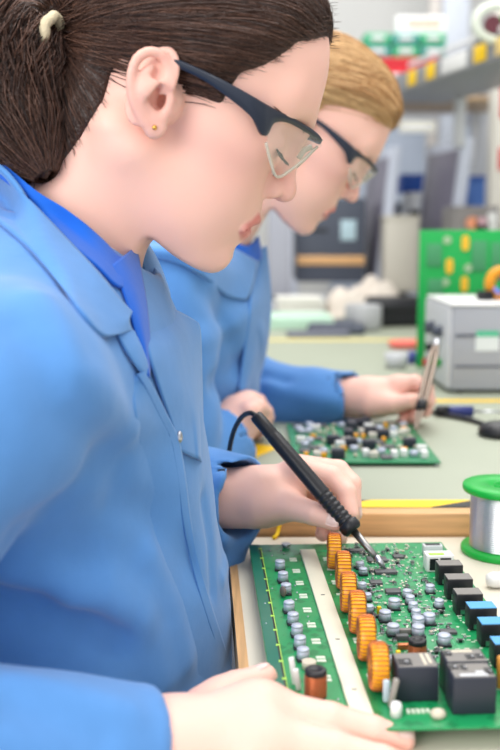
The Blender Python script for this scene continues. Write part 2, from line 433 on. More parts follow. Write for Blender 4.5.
# toroid coils
def toroid():
    th = empty('toroid_coil'); 
    n = 31; R = .0102; hx = .0052; hr = .0043
    core = MB(); prof = []
    # core ring around local X
    seg = 40; ring = []
    sec = [(-hx, -hr+.001), (-hx, hr-.001), (-hx+.0012, hr), (hx-.0012, hr), (hx, hr-.001), (hx, -hr+.001), (hx-.0012, -hr), (-hx+.0012, -hr)]
    for i in range(seg):
        a = 2*math.pi*i/seg
        ring.append([core.bm.verts.new((u, (R+w)*math.cos(a), (R+w)*math.sin(a))) for u, w in sec])
    for i in range(seg):
        A = ring[i]; B_ = ring[(i+1) % seg]
        for k in range(8): core.bm.faces.new((A[k], A[(k+1) % 8], B_[(k+1) % 8], B_[k])).smooth = True
    wv = MB()
    for i in range(n):
        a = 2*math.pi*(i+.3)/n; c, s_ = math.cos(a), math.sin(a); pts = []
        for k in range(14):
            t = 2*math.pi*k/14; e = .55
            u = math.copysign(abs(math.cos(t))**e, math.cos(t))*(hx+.0006); w = math.copysign(abs(math.sin(t))**e, math.sin(t))*(hr+.0006)
            da = (i % 2)*.0
            pts.append((u, (R+w)*c, (R+w)*s_))
        wv.tube(pts, .00040, n=5, closed=True)
    return core, wv
core, wv = toroid()
spots = [(334, 568), (343, 588), (348, 611), (357, 632), (366, 659), (378, 689)]
t0 = None
for i, (px, py) in enumerate(spots):
    x, y = bp(px, py)
    if t0 is None:
        t0 = core.build('toroid_coil', m_core, board, loc=(x, y, .0152)); wv.build('winding', m_copper, t0)
        o = t0
    else: o = dup(t0, board, (x, y, .0152))
    o.rotation_euler = (rr.uniform(0, 6), 0, rr.uniform(-.06, .06)-.05)
# aluminium can capacitors
def can(r, h):
    a = MB().lathe([(r, .0015), (r, h*.78), (r*.93, h*.8), (r, h*.83), (r, h-.0006), (r*.92, h), (0, h)], n=24)
    b = MB().box((0, 0, .00085), (r*2.1, r*2.1, .0017), .0002)
    m = MB().box((0, -r*.45, h+.0001), (r*1.5, r*.55, .0002))
    return a, b, m
protos = {}
def put_can(px, py, r=.0042, h=.0085):
    key = (r, h); x, y = bp(px, py)
    if key not in protos:
        a, b, m = can(r, h); o = a.build('capacitor', m_alu, board, loc=(x, y, 0)); b.build('capacitor_base', m_capb, o); protos[key] = o
    else: o = dup(protos[key], board, (x, y, 0))
    o.rotation_euler.z = rr.uniform(-.1, .1)
for px, py in [(280, 570), (283, 582), (286, 594), (289, 612), (293, 624), (297, 636), (300, 648), (303, 660)]: put_can(px, py)
for px, py in [(360, 569), (363, 575), (362, 590), (367, 601), (369, 613), (371, 627)]: put_can(px, py, .0036, .0062)
for px, py in [(407, 598), (410, 604), (413, 611), (416, 618), (430, 593), (439, 608)]: put_can(px, py, .0036, .0068)
for px, py in [(394, 609), (385, 621), (393, 635), (418, 627), (418, 636), (429, 624), (444, 645), (394, 668)]: put_can(px, py, .0045, .008)
# copper pot coils with black caps
def pot(px, py, r, h):
    x, y = bp(px, py)
    o = MB().lathe([(r, .001), (r, h)] + [], n=28)
    w = MB()
    nt = 11
    for k in range(nt): 
        z = .002+(h-.003)*k/(nt-1); w.tube([(r*math.cos(2*math.pi*i/28), r*math.sin(2*math.pi*i/28), z) for i in range(28)], h/nt*.5, n=5, closed=True)
    c = o.build('pot_coil', m_copper, board, loc=(x, y, 0)); w.build('winding', m_copper, c)
    MB().lathe([(0, h-.0005), (r*1.05, h-.0005), (r*1.08, h+.0006), (r*1.08, h+.0022), (r*1.0, h+.003), (r*.55, h+.003), (r*.5, h+.0026), (0, h+.0026)], n=28).build('black_cap', m_black, c)
    MB().lathe([(0, 0), (r*1.05, 0), (r*1.05, .0016), (0, .0016)], n=28).build('foot', m_black, c)
pot(315.5, 697, .0064, .0155); pot(417, 658, .0058, .0105)
# relays
def relay(px, py, w, d, h, slots):
    x, y = bp(px, py, h)     # top front left corner
    o = MB().box((w/2, d/2, h/2), (w, d, h), .0006).build('relay', m_relay, board, loc=(x, y, 0))
    MB().box((w/2, d/2, h+.0001), (w-.002, d-.002, .0004)).build('relay_top', m_relayt, o)
    s = MB()
    for (a, b, c, e) in slots: s.box((a*w, b*d, h+.0003), (c*w*1.5, e*d*1.35, .0006))
    s.build('slot', m_black, o)
    s = MB()
    for (a, b, c, e) in slots: s.box((a*w+.001, b*d-.0008, h+.0008), (c*w*.35, e*d*.3, .0012))
    s.build('contact', m_steel, o)
    return o
r1 = relay(398, 668, .0256, .0215, .0222, [(.22, .35, .22, .3)])
MB().box((.018, .011, .0225), (.002, .016, .0005)).box((.0215, .012, .0225), (.002, .014, .0005)).build('print_mark', m_smdw, r1)
r2 = relay(454, 678.5, .0262, .0205, .0232, [(.12, .72, .15, .22), (.35, .68, .1, .24), (.88, .4, .1, .3)])
MB().box((.013, .0035, .0235), (.017, .003, .0005)).box((.0175, .0065, .0235), (.005, .004, .0005)).build('print_mark', m_offw, r2)
r3 = relay(447, 662.5, .0262, .0190, .0232, [(.12, .65, .13, .25), (.62, .35, .14, .26), (.85, .4, .12, .26)])
MB().box((.013, .015, .0235), (.013, .003, .0005)).build('print_mark', m_smdw, r3)
# jack connectors along the right hand edge
jk = None
for i, (px, py) in enumerate([(439, 566), (448, 580), (457, 595), (470, 609), (482, 625), (495, 645)]):
    h = .0165; x, y = bp(px, py, h); w = .0200; d = .0135
    if i in (0, 3):
        o = MB().box((w/2, d/2, h*.62), (w, d, h*.76), .0005).build('jack_connector', m_black, board, loc=(x, y, 0))
        MB().box((w*.32, d*.5, h*.14), (w*.62, d*.92, h*.28), .0003).build('jack_foot', m_black, o)
        MB().box((w*.5, d*.5, h+.0002), (w*.97, d*.94, .0006)).build('blue_top' if i == 3 else 'grey_top', m_bluet if i == 3 else m_relayt, o)
        q = MB()
        for k in range(3): q.cyl((w+.0, d*(.2+.3*k), .004), (w+.004, d*(.2+.3*k), .004), .0011, n=8)
        q.box((w*.3, -.0006, h*.2), (w*.3, .0012, h*.2)); q.build('pin', m_steel, o); jk = o
    else: o = dup(jk, board, (x, y, 0))
# white framed header with lime label, and a smaller one behind
x, y = bp(427, 556, .014)
o = MB().box((.0115, .007, .007), (.023, .014, .014), .0005).build('header_connector', m_white, board, loc=(x, y, 0))
MB().box((.009, .004, .0143), (.013, .005, .0005)).build('lime_label', m_lime, o)
q = MB(); q.box((.006, -.0003, .0065), (.007, .001, .010)); q.box((.016, -.0003, .0065), (.009, .001, .011)); q.build('socket_opening', m_black, o)
x, y = bp(424, 546, .009)
o = MB().box((.0085, .004, .0045), (.017, .008, .009), .0005).build('header_connector', m_offw, board, loc=(x, y, 0))
MB().box((.0085, .004, .0092), (.013, .005, .0004)).build('socket_opening', m_black, o)
# chips
def chip(px, py, w, d, h=.0022, m=m_ic):
    x, y = bp(px, py); o = MB().box((0, 0, .0003+h/2), (w, d, h), .0003).build('chip', m, board, loc=(x, y, 0))
    q = MB(); n = int(w/.0013)
    for s in (-1, 1):
        for k in range(n): q.box((-w/2+.0007+k*w/n, s*(d/2+.0006), .0006), (.0006, .0014, .0006))
    q.build('chip_leads', m_steel, o)
chip(385.5, 573, .0185, .0095); chip(377, 561, .017, .012); chip(376, 584, .0100, .0085); chip(393, 593, .012, .009); chip(357, 552, .014, .007); chip(448, 633, .012, .007, .0018); chip(398, 558, .009, .008)
# small surface mounted parts
kinds = [('resistor', m_smdg, (.0032, .0017, .0011)), ('ceramic_capacitor', m_smdw, (.0026, .0017, .0015)), ('diode', m_black, (.0044, .0026, .0022)), ('solder_point', m_steel, None)]
taken = [bp(*p) for p in [(385, 573), (377, 561), (376, 584), (393, 593), (407, 598), (410, 604), (413, 611), (416, 618), (430, 593), (439, 608), (394, 609), (385, 621), (393, 635), (418, 627), (418, 636), (429, 624), (444, 645), (417, 658), (448, 633)]]
pr = {}; cnt = {k[0]: 0 for k in kinds}
JL = [bp(439, 566, .0165), bp(482, 625, .0165)]
def free(x, y):
    if any(math.hypot(x-a, (y-b)) < .0065 for a, b in taken): return False
    jx = JL[0][0]+(JL[1][0]-JL[0][0])*0
    if x > min(JL[0][0], JL[1][0])-.004: return False
    return True
tx = bp(357, 632)[0]
n = 0
while n < 620:
    n += 1
    x = rr.uniform(tx+.010, JL[0][0]-.003); y = -rr.uniform(.006, BD-.075)
    if not free(x, y): continue
    k = rr.choice(kinds) if n < 300 else kinds[rr.choice((0, 1))]
    if cnt[k[0]] >= 95: continue
    cnt[k[0]] += 1; rot = (0, 0, rr.choice((0, math.pi/2)))
    if k[0] not in pr:
        if k[2]:
            w, d, h = k[2]; b = MB().box((0, 0, h/2), (w, d, h), .0001); b.mi = 1
            for s in (-1, 1): b.box((s*w*.45, 0, h*.45), (w*.3, d*1.04, h*.95))
            pr[k[0]] = b.build(k[0], [k[1], m_solder], board, loc=(x, y, 0), rot=rot)
        else: pr[k[0]] = MB().sph((0, 0, .0003), .0009, (1, 1, .8), 10).build(k[0], k[1], board, loc=(x, y, 0))
    else: dup(pr[k[0]], board, (x, y, 0), rot)
silk = MB()
for k in range(260):
    x = rr.uniform(tx+.008, JL[0][0]+.004); y = -rr.uniform(.005, BD-.075); a = rr.choice(((.0022, .0012), (.0012, .0022), (.0030, .0006), (.0010, .0010)))
    silk.box((x, y, .0002), (*a, .0005))
silk.build('silver_pads', m_pad, board, 'stuff')
# extra solder points on the left half and small parts at the back left
for px, py in [(262, 552), (270, 551), (281, 551), (288, 548), (272, 556), (284, 554), (297, 593), (295, 586), (300, 598), (308, 617), (309, 622), (291, 600), (296, 600), (272, 589), (265, 604), (266, 624), (331, 575), (327, 618), (338, 700), (346, 712), (352, 717)]:
    x, y = bp(px, py); dup(pr['solder_point'], board, (x, y, 0))
x, y = bp(286, 547); q = MB().cyl((0, 0, 0), (0, 0, .002), .0032, n=6); q.cyl((0, 0, .002), (0, 0, .0034), .0042, n=18); q.build('mounting_screw', m_steel, board, loc=(x, y, 0))
x, y = bp(283, 597); MB().sph((0, 0, .0045), .0042, (.45, 1, 1), 16).build('disc_capacitor', mat('brown_disc', (112, 100, 92), .5), board, loc=(x, y, 0), rot=(0, 0, .5))
for px, py, h in [(293, 684, .018), (297, 690, .014)]:
    x, y = bp(px, py); MB().box((0, 0, h/2), (.0035, .003, h), .0006, Matrix.Rotation(-.15, 3, 'Y')).build('white_fuse', m_white, board, loc=(x, y, 0))
x, y = bp(309, 668); MB().cyl((0, 0, 0), (0, 0, .005), .0048, n=20).build('trimmer', m_smdw, board, loc=(x, y, 0))
x, y = bp(380, 690); MB().box((0, 0, .0095), (.0035, .005, .017), .0005).build('upright_diode', m_black, board, loc=(x, y, 0))
x, y = bp(386, 703); q = MB().box((0, 0, .008), (.004, .004, .014), .001); q.build('indicator_lamp', mat('pale_blue_clear', (190, 205, 215), .25), board, loc=(x, y, 0))
x, y = bp(396, 716); q = MB().lathe([(.0036, 0), (.0036, .006), (.0028, .0085), (0, .0095)], n=18); q.build('indicator_lamp', m_white, board, loc=(x, y, 0))
x, y = bp(393, 708); q = MB().box((0, 0, .010), (.0035, .0045, .018), .001, Matrix.Rotation(.2, 3, 'Y')); q.build('glass_fuse', mat('smoky_glass', (150, 145, 138), .2), board, loc=(x, y, 0))
x, y = bp(438, 717); MB().sph((0, 0, .002), .0048, (1, .9, .7), 16).build('solder_blob', m_smdw, board, loc=(x, y, 0))
x, y = bp(418, 712); q = MB(); [q.box((k*.003-.006, 0, .0006), (.002, .004, .0012)) for k in range(5)]; q.build('pin_header', m_pad, board, loc=(x, y, 0))
x, y = bp(503, 690, 0); MB().box((0, 0, .012), (.009, .004, .022), .0015).build('orange_varistor', mat('orange_epoxy', (205, 140, 60), .4), board, loc=(x, y, 0))
x, y = bp(402, 640); MB().box((0, 0, .002), (.009, .005, .004), .0004).build('film_capacitor', m_ic, board, loc=(x, y, 0))
x, y = bp(404, 649); MB().box((0, 0, .002), (.009, .004, .004), .0004).build('film_capacitor', m_copper, board, loc=(x, y, 0))
x, y = bp(405, 634); MB().box((0, 0, .002), (.009, .004, .004), .0004).build('film_capacitor', m_relayt, board, loc=(x, y, 0))
x, y = bp(379, 614); MB().box((0, 0, .003), (.003, .003, .006), .0004).build('tantalum_capacitor', m_yellow, board, loc=(x, y, 0))
x, y = bp(398, 659); dup(bpy.data.objects['tantalum_capacitor'], board, (x, y, 0))
# ------------------------------------------------------------------ solder spool on the bench
sp = onz(502, 552, ZB)
so = empty('solder_spool', (sp[0], sp[1], ZB), (0, 0, 0), 'green plastic spool wound with silver solder wire', 'spool')
R_ = .0375*1.0
MB().lathe([(.010, 0), (R_, 0), (R_+.001, .0015), (R_+.001, .005), (R_, .0065), (.010, .0065)], n=48).build('flange', m_green, so)
MB().lathe([(.010, .0595), (R_, .0595), (R_+.001, .061), (R_+.001, .0645), (R_, .066), (.016, .066), (.014, .063), (.010, .062)], n=48).build('flange', m_green, so)
w = MB(); prof = [(.012, .0065)]
for k in range(27):
    z = .0065+.053*(k+.5)/27; rr_ = .0305
    prof += [(rr_-.0005, z-.0009), (rr_+.0002, z-.0004), (rr_+.0002, z+.0004), (rr_-.0005, z+.0009)]
prof += [(.012, .0595)]
w.lathe(prof, n=48); w.build('solder_wire', m_solder, so)
MB().lathe([(.010, .0), (.010, .066), (.0085, .066), (.0085, 0)], n=32).build('hub', m_green, so)
# white pen-like plug lying right of the board
wp = onz(495, 588, ZB)
q = MB().lathe([(0, 0), (.005, .001), (.0068, .006), (.007, .03), (.007, .08), (0, .081)], n=20)
o = q.build('cable_plug', m_white, None, None, (wp[0]-.008, wp[1], ZB+.0071), (0, math.pi/2, .05)); tag(o, 'white cable plug lying on the bench beside the black jacks', 'plug')
# ================================================================== BACKGROUND ON AND BEHIND THE SECOND BENCH
def pt(px, py, Y): return tuple(at(px, py, Y))
# --- second circuit board lying in front of the blonde person
m_pcb2 = pcbmat_ = mat('green_board_two', (30, 130, 84), .4, noise=.1, nscale=80)
c2 = onz(366, 443, Z2+.006)
a_ = onz(294, 462, Z2+.006); b_ = onz(441, 462, Z2+.006); d_ = onz(420, 424, Z2+.006); e_ = onz(292, 424, Z2+.006)
B2 = empty('circuit_board', (c2[0], c2[1], Z2+.006), (0, 0, 0), 'smaller blurred green circuit board under the blonde person’s hands', 'circuit board')
w2 = b_[0]-a_[0]; dd2 = d_[1]-a_[1]; ox = a_[0]-c2[0]; oy = a_[1]-c2[1]
MB().box((ox+w2/2, oy+dd2/2, -.001), (w2, dd2, .002)).build('board_panel', m_pcb2, B2)
for x in (ox+.005, ox+w2-.005):
    for y in (oy+.005, oy+dd2-.005): MB().cyl((x, y, -.006), (x, y, -.002), .003, n=8).build('standoff', m_steel, B2)
r5 = random.Random(11); pk = {}
kk = [('capacitor', m_alu, 'c', .0055, .007), ('chip', m_ic, 'b', (.018, .014, .003), 0), ('relay', m_relay, 'b', (.016, .012, .012), 0), ('resistor', m_smdw, 'b', (.007, .004, .004), 0), ('inductor', m_beige, 'b', (.011, .009, .008), 0), ('connector', m_white, 'b', (.012, .008, .009), 0), ('film_capacitor', m_core, 'b', (.008, .005, .007), 0)]
for i in range(13):
    for j in range(8):
        x = ox+.010+(w2-.02)*(i+.5+r5.uniform(-.3, .3))/13; y = oy+.008+(dd2-.014)*(j+.5+r5.uniform(-.3, .3))/8
        k = r5.choices(kk, (2.2, 2.5, 2, 4, 2.5, 1.6, 1.4))[0]
        if k[0] not in pk:
            b = MB()
            if k[2] == 'c': b.lathe([(k[3], 0), (k[3], k[4]), (0, k[4]+.0005)], n=16)
            else: b.box((0, 0, k[3][2]/2), k[3], .0008)
            pk[k[0]] = b.build(k[0], k[1], B2, loc=(x, y, 0), rot=(0, 0, r5.choice((0, 1.57))))
        else: dup(pk[k[0]], B2, (x, y, 0), (0, 0, r5.choice((0, 1.57))))
# --- grey bench instrument
ib = onz(450, 394, Z2)
ia = math.radians(1)
inst = empty('power_supply', (ib[0], ib[1], Z2), (0, 0, ia), 'grey metal bench instrument box with knobs on its narrow end', 'instrument')
W_, D_, H_ = .30, .21, .142
# local x along the long side, y depth; narrow end faces the left
MB().box((W_/2, D_/2, H_/2+.006), (W_, D_, H_), .004).build('case', mat('instrument_grey', (166, 169, 176), .45), inst)
MB().box((-.002, D_/2, H_/2+.006), (.006, D_-.006, H_-.004), .002).build('front_panel', m_offw, inst)
MB().box((W_/2, D_/2, H_+.0085), (W_+.006, D_+.004, .005), .002).build('lid', m_white, inst)
MB().box((W_/2, -.0005, H_*.7), (W_*.96, .002, .004)).box((W_/2, -.0005, H_*.33), (W_*.96, .002, .003)).build('panel_seam', m_dark, inst)
MB().box((.06, -.001, H_*.62), (.04, .001, .03)).build('sticker', mat('sticker_white', (222, 228, 228), .5), inst)
MB().box((.06, -.0017, H_*.72), (.038, .0008, .010)).build('sticker_band', mat('sticker_green', (90, 190, 150), .5), inst)
for y, z, r, mm in ((.13, .10, .012, m_dark), (.06, .10, .010, m_dark), (.06, .045, .008, m_green), (.14, .035, .008, m_red), (.12, .065, .008, m_black)):
    MB().cyl((-.004, y, z), (-.02, y, z), r, r*.85, n=20).build('knob', mm, inst)
for x in (.02, W_-.02):
    for y in (.02, D_-.02): MB().cyl((x, y, 0), (x, y, .008), .008, n=12).build('foot', m_black, inst)
# --- upright green circuit board behind the instrument
gb = onz(417, 335, Z2); YG = ib[1]+.32
p0 = at(417, 335, YG); p1 = at(520, 230, YG); hgt = p1[2]-Z2; wid = p1[0]-p0[0]
G = empty('circuit_board', (p0[0], YG, Z2), (0, 0, 0), 'bright green circuit board standing upright behind the grey instrument', 'circuit board')
m_g3 = mat('bright_green_board', (20, 168, 78), .45); m_g4 = mat('dull_green_patch', (70, 150, 100), .5); m_g5 = mat('grey_pad', (160, 190, 150), .5); m_g6 = mat('amber_pad', (240, 190, 50), .5)
MB().box((wid/2, 0, hgt/2), (wid, .004, hgt), .001).build('board_panel', m_g3, G)
q = lambda px, py: (at(px, py, YG)[0]-p0[0], at(px, py, YG)[2]-Z2)
for px, py, w, h in [(434, 255, .03, .045), (479, 256, .03, .06), (496, 255, .02, .05), (435, 290, .03, .045)]:
    x, z = q(px, py); MB().box((x, -.003, z), (w, .003, h), .001).build('flat_chip', m_g4, G)
for px, py in [(447, 240), (468, 268), (445, 282), (470, 300)]:
    x, z = q(px, py); MB().cyl((x, -.001, z), (x, -.004, z), .0085, n=20).build('round_pad', m_g5, G)
for px, py in [(465, 243), (449, 266), (464, 284), (484, 300)]:
    x, z = q(px, py); b = MB(); b.box((x, -.003, z), (.0145, .0036, .016)); 
    for s in (-1, 1): b.cyl((x, -.0015, z+s*.008), (x, -.0045, z+s*.008), .00725, n=20)
    b.build('amber_pad', m_g6, G)
MB().box((wid*.5, .03, .004), (wid*.8, .08, .008)).build('stand_foot', m_black, G)
# --- toroidal transformer with wires on the instrument
pz = Z2+H_+.011; TS = .68
tt = at(503, 300, ib[1]+.07)
T = empty('wire_coil', (tt[0], tt[1]+.02, pz), (0, 0, .3), 'amber wound coil with loose grey wires on top of the instrument', 'coil'); T.scale = (TS, TS, TS)
b = MB(); n = 40
b.tube([(0.032*math.cos(2*math.pi*i/n), 0, .041+.032*math.sin(2*math.pi*i/n)) for i in range(n)], .0135, n=14, closed=True); b.build('winding', m_core, T)
b = MB()
for i in range(28):
    a = 2*math.pi*i/28; c, s = math.cos(a), math.sin(a)
    b.tube([((.032+.0142*math.cos(t))*c, .0142*math.sin(t), .041+(.032+.0142*math.cos(t))*s) for t in np.linspace(0, 2*math.pi, 12)[:-1]], .0009, n=4, closed=True)
b.build('winding_wire', m_copper, T)
for k, (mm, dx) in enumerate(((m_dark, 0), (m_steel, .008), (mat('brown_wire', (120, 90, 70), .5), .014))):
    MB().tube(crom([(-.02+dx, -.018, .05), (-.012+dx, -.045, .06), (-.004+dx, -.055, .03), (.01+dx, -.05, .004), (.05, -.045+dx, .003)], 6), .003, n=8).build('wire', mm, T)
MB().box((-.05, -.01, .012), (.036, .03, .024), .003).build('terminal_block', m_black, T)
MB().cyl((-.034, -.03, .030), (-.030, -.045, .020), .006, n=14).build('blue_ferrule', mat('lilac_plastic', (110, 130, 220), .5), T)
# --- cable and screwdriver on the bench at right
cb = [onz(x, y, Z2+.004) for x, y in [(428, 410), (440, 414), (456, 417), (470, 420), (484, 424), (505, 432), (530, 440)]]
o = MB().tube(crom(cb, 6), .0035).build('cable', m_black); tag(o, 'thin black cable curving across the bench towards the right edge', 'cable')
sd = onz(469, 412, Z2+.008)
S = empty('screwdriver', (sd[0], sd[1], Z2+.009), (0, 0, -.12), 'small screwdriver with a black and blue handle on the bench', 'screwdriver')
RX = Matrix.Rotation(math.pi/2, 3, 'Y')
MB().lathe([(0, -.012), (.006, -.011), (.0078, -.006), (.008, .026), (0, .026)], rot=RX, n=20, c=(-.02, 0, 0)).build('handle', mat('navy_plastic', (45, 55, 120), .4), S)
MB().lathe([(0, -.02), (.006, -.019), (.0082, -.014), (.0082, 0), (0, 0)], rot=RX, n=20, c=(-.03, 0, 0)).build('black_grip', m_black, S)
MB().cyl((.006, 0, 0), (.055, 0, 0), .002, n=10).build('shaft', m_steel, S)
dk = onz(497, 436, Z2)
o = MB().lathe([(.0, 0), (.026, 0), (.029, .004), (.027, .012), (.018, .018), (0, .02)], n=28).build('suction_cup', m_black, None, None, (dk[0]+.003, dk[1], Z2)); tag(o, 'round black rubber piece on the bench at the right edge', 'rubber cup')
# --- red handled pliers lying left of the instrument
rp = onz(403, 349, Z2)
P = empty('pliers', (rp[0], rp[1], Z2+.012), (0, 0, .15), 'pair of pliers with red handles lying behind the tweezers', 'pliers')
MB().tube(crom([(-.03, .01, .0), (0, .016, .0), (.03, .012, .0), (.055, .004, .0)], 5), [.005]+[.0085]*13+[.006]*2, n=10).build('handle', mat('salmon_grip', (232, 110, 100), .5), P)
MB().tube(crom([(-.03, -.012, .0), (0, -.018, .0), (.03, -.012, .0), (.055, -.004, .0)], 5), [.005]+[.0085]*13+[.006]*2, n=10).build('handle', mat('salmon_grip', (232, 110, 100), .5), P)
MB().box((.075, 0, 0), (.045, .014, .01), .003).build('jaw', m_steel, P)
# --- clear pot and grey lump beyond her hand
cp = onz(396, 368, Z2); o = MB().lathe([(0, 0), (.02, 0), (.024, .03), (.0225, .03), (.0185, .003), (0, .003)], n=28).build('cup', m_offw, None, None, tuple(cp)); tag(o, 'small pale cup on the bench behind the tweezers hand', 'cup')
bb = onz(409, 366, Z2); o = MB().lathe([(0, 0), (.011, 0), (.011, .018), (.008, .024), (0, .024)], n=20).build('plastic_cap', mat('periwinkle', (80, 90, 170), .5), None, None, (bb[0]+.012, bb[1]+.04, Z2)); tag(o, 'small blue cap standing just left of the instrument', 'cap')
# --- things at the far end of the bench (blurred)
def put(name, mb, m, px, py, lab, cat, rz=0, z=Z2, group=None):
    p = onz(px, py, z); o = mb.build(name, m, None, None, (p[0], p[1], z), (0, 0, rz)); tag(o, lab, cat, group); return o
m_paper = mat('paper_white', (232, 230, 222), .7); m_mint = mat('mint_paper', (190, 220, 200), .7)
def stack(px, py, w, d, n, m, lab, seed):
    rs = random.Random(seed); b = MB()
    for k in range(n): b.box((rs.uniform(-.006, .006), rs.uniform(-.006, .006), .004+k*.008), (w, d, .0072), .001, Matrix.Rotation(rs.uniform(-.06, .06), 3, 'Z'))
    return put('paper_stack', b, m, px, py, lab, 'papers')
stack(298, 326, .19, .20, 4, m_mint, 'pale green stack of papers at the far left of the second bench', 1)
stack(300, 317, .14, .12, 8, m_paper, 'white stack of papers behind the pale green one', 2)
# crumpled white cloth
def cloth():
    n = 24; v = []; rs = np.random.default_rng(3)
    for i in range(n):
        for j in range(n):
            u = (i/(n-1)-.5)*2; w = (j/(n-1)-.5)*2; e = max(0, 1-(u*u+w*w)*.8)
            v.append((u*.13, w*.1, .003+.085*e**.6*(1+.3*math.sin(5*u+3*w)+.2*math.sin(9*w-4*u))))
    f = [(i*n+j, (i+1)*n+j, (i+1)*n+j+1, i*n+j+1) for i in range(n-1) for j in range(n-1)]
    return np.array(v), np.array(f)
p = onz(366, 315, Z2); o = sobj('cloth', cloth(), mat('beige_cloth', (216, 206, 194), .8)); o.location = (p[0], p[1], Z2)
sm = o.modifiers.new('s', 'SOLIDIFY'); sm.thickness = .003; tag(o, 'crumpled beige cloth heaped at the far end of the second bench', 'cloth')
b = MB().box((0, 0, .04), (.15, .12, .08), .01); b.box((.0, -.055, .055), (.12, .02, .03), .006); put('black_case', b, m_black, 395, 325, 'black equipment case beside the upright green board', 'case', .2)
b = MB().lathe([(0, 0), (.045, 0), (.05, .01), (.05, .065), (.045, .07), (.03, .07), (.028, .06), (0, .06)], n=28); put('jar', b, mat('jar_grey', (168, 170, 172), .4), 363, 330, 'grey jar in front of the crumpled cloth', 'jar')
b = MB().box((0, 0, .012), (.15, .09, .024), .008); b.box((.02, .01, .028), (.05, .05, .012), .006); put('tray', b, m_dark, 336, 333, 'flat dark tray on the far part of the second bench', 'tray', -.1)
b = MB().box((0, 0, .006), (.16, .05, .012), .003); put('tablet', b, mat('slate', (110, 112, 125), .5), 318, 336, 'thin slate coloured slab lying in front of the dark tray', 'slab', .05)
# --- back bench with computers
Y3 = 3.35; Z3 = .78
b3 = empty('back_bench', (.35, Y3, 0), (0, 0, 0), 'back bench carrying the computers behind the two people', 'bench')
MB().box((0, .3, Z3-.015), (2.2, .75, .03), .003).build('bench_top', m_offw, b3)
for x in (-1.0, 1.0): MB().box((x, .3, (Z3-.03)/2), (.05, .6, Z3-.03), .003).build('leg', m_dark, b3)
def bx(name, x0, y0, x1, y1, Y, d, m, lab, cat, bev=.006):
    a = at(x0, y1, Y); b = at(x1, y0, Y); c = (a+b)/2
    z0 = max(a[2], Z3); h = b[2]-z0
    E = empty(name, (c[0], Y+d/2, z0), (0, 0, 0), lab, cat)
    MB().box((0, 0, h/2), (b[0]-a[0], d, h), bev).build('body', m, E); return E, b[0]-a[0], h
E, w, h = bx('computer', 296, 198, 366, 282, Y3+.02, .3, m_dark, 'dark grey computer with a pale round badge behind the blonde person', 'computer')
MB().box((w*.25, -.152, h*.62), (w*.22, .004, h*.24), .001).build('badge', mat('badge_pale', (175, 200, 210), .5), E)
MB().box((0, -.152, h*.26), (w*.98, .012, h*.11), .002).build('wood_strip', m_wood, E)
MB().box((-w*.2, -.152, h*.62), (w*.3, .003, h*.04)).build('drive_slot', m_black, E)
E, w, h = bx('storage_box', 384, 218, 420, 292, Y3-.06, .12, m_beige, 'beige box standing between the two monitors', 'box')
MB().box((0, 0, h+.002), (w+.006, .126, .012), .002).build('lid', m_beige, E)
E, w, h = bx('cabinet_post', 268, 150, 291, 300, Y3-.1, .06, mat('lavender_grey', (168, 170, 182), .5), 'grey lavender upright post left of the dark computer', 'post')
MB().box((0, 0, .006), (w*1.3, .09, .012)).build('foot', m_dark, E)
def monitor(px, py0, py1, Y, rz, w, lab, tilt=.10):
    zt = at(px, py0, Y)[2]; p = at(px, py0, Y)
    M = empty('monitor', (p[0], Y, Z3), (0, 0, rz), lab, 'monitor'); H = zt-Z3
    R = Matrix.Rotation(-tilt, 3, 'X')
    h = H*.86; cz = H-h/2
    mb = MB(); mb.box((0, tilt*h*.5, cz), (w, .035, h), .006, R); mb.build('housing', mat('monitor_grey', (204, 210, 224), .45), M)
    MB().box((0, -.0175+tilt*h*.5, cz), (w*.84, .004, h*.86), .001, R).build('screen', mat('screen_grey', (126, 122, 138), .35), M)
    MB().box((0, .02, H*.12), (.05, .03, H*.24), .004).build('stand', m_dark, M)
    MB().box((0, .01, .006), (.2, .14, .012), .004).build('base', m_dark, M)
    return M
monitor(436, 142, 300, Y3+.08, math.radians(-81), .36, 'light grey monitor turned edge on, standing behind the upright green board')
monitor(372, 150, 300, Y3+.25, math.radians(-84), .36, 'grey monitor seen edge on beside the blonde person’s face')
def bottle(px, py, Y, r, h, m, lab, lm=None):
    p = at(px, py, Y); B_ = empty('bottle', (p[0], Y, Z3), (0, 0, 0), lab, 'bottle')
    MB().lathe([(0, 0), (r, 0), (r, h*.72), (r*.8, h*.8), (r*.35, h*.87), (r*.35, h), (0, h)], n=24).build('body', m, B_)
    if lm: MB().lathe([(r+.001, h*.38), (r+.001, h*.62)], n=24).build('bottle_label', lm, B_)
    return B_
m_navy = mat('navy_dark', (22, 32, 62), .4)
bottle(396, 220, Y3+.52, .05, .36, m_navy, 'dark navy bottle with a pale label just right of the blonde person’s glasses', mat('lab_pale', (150, 190, 200), .5))
bottle(468, 220, Y3+.03, .038, .34, m_black, 'black bottle with a green label right of the edge-on monitor', mat('lab_green', (130, 190, 165), .5))
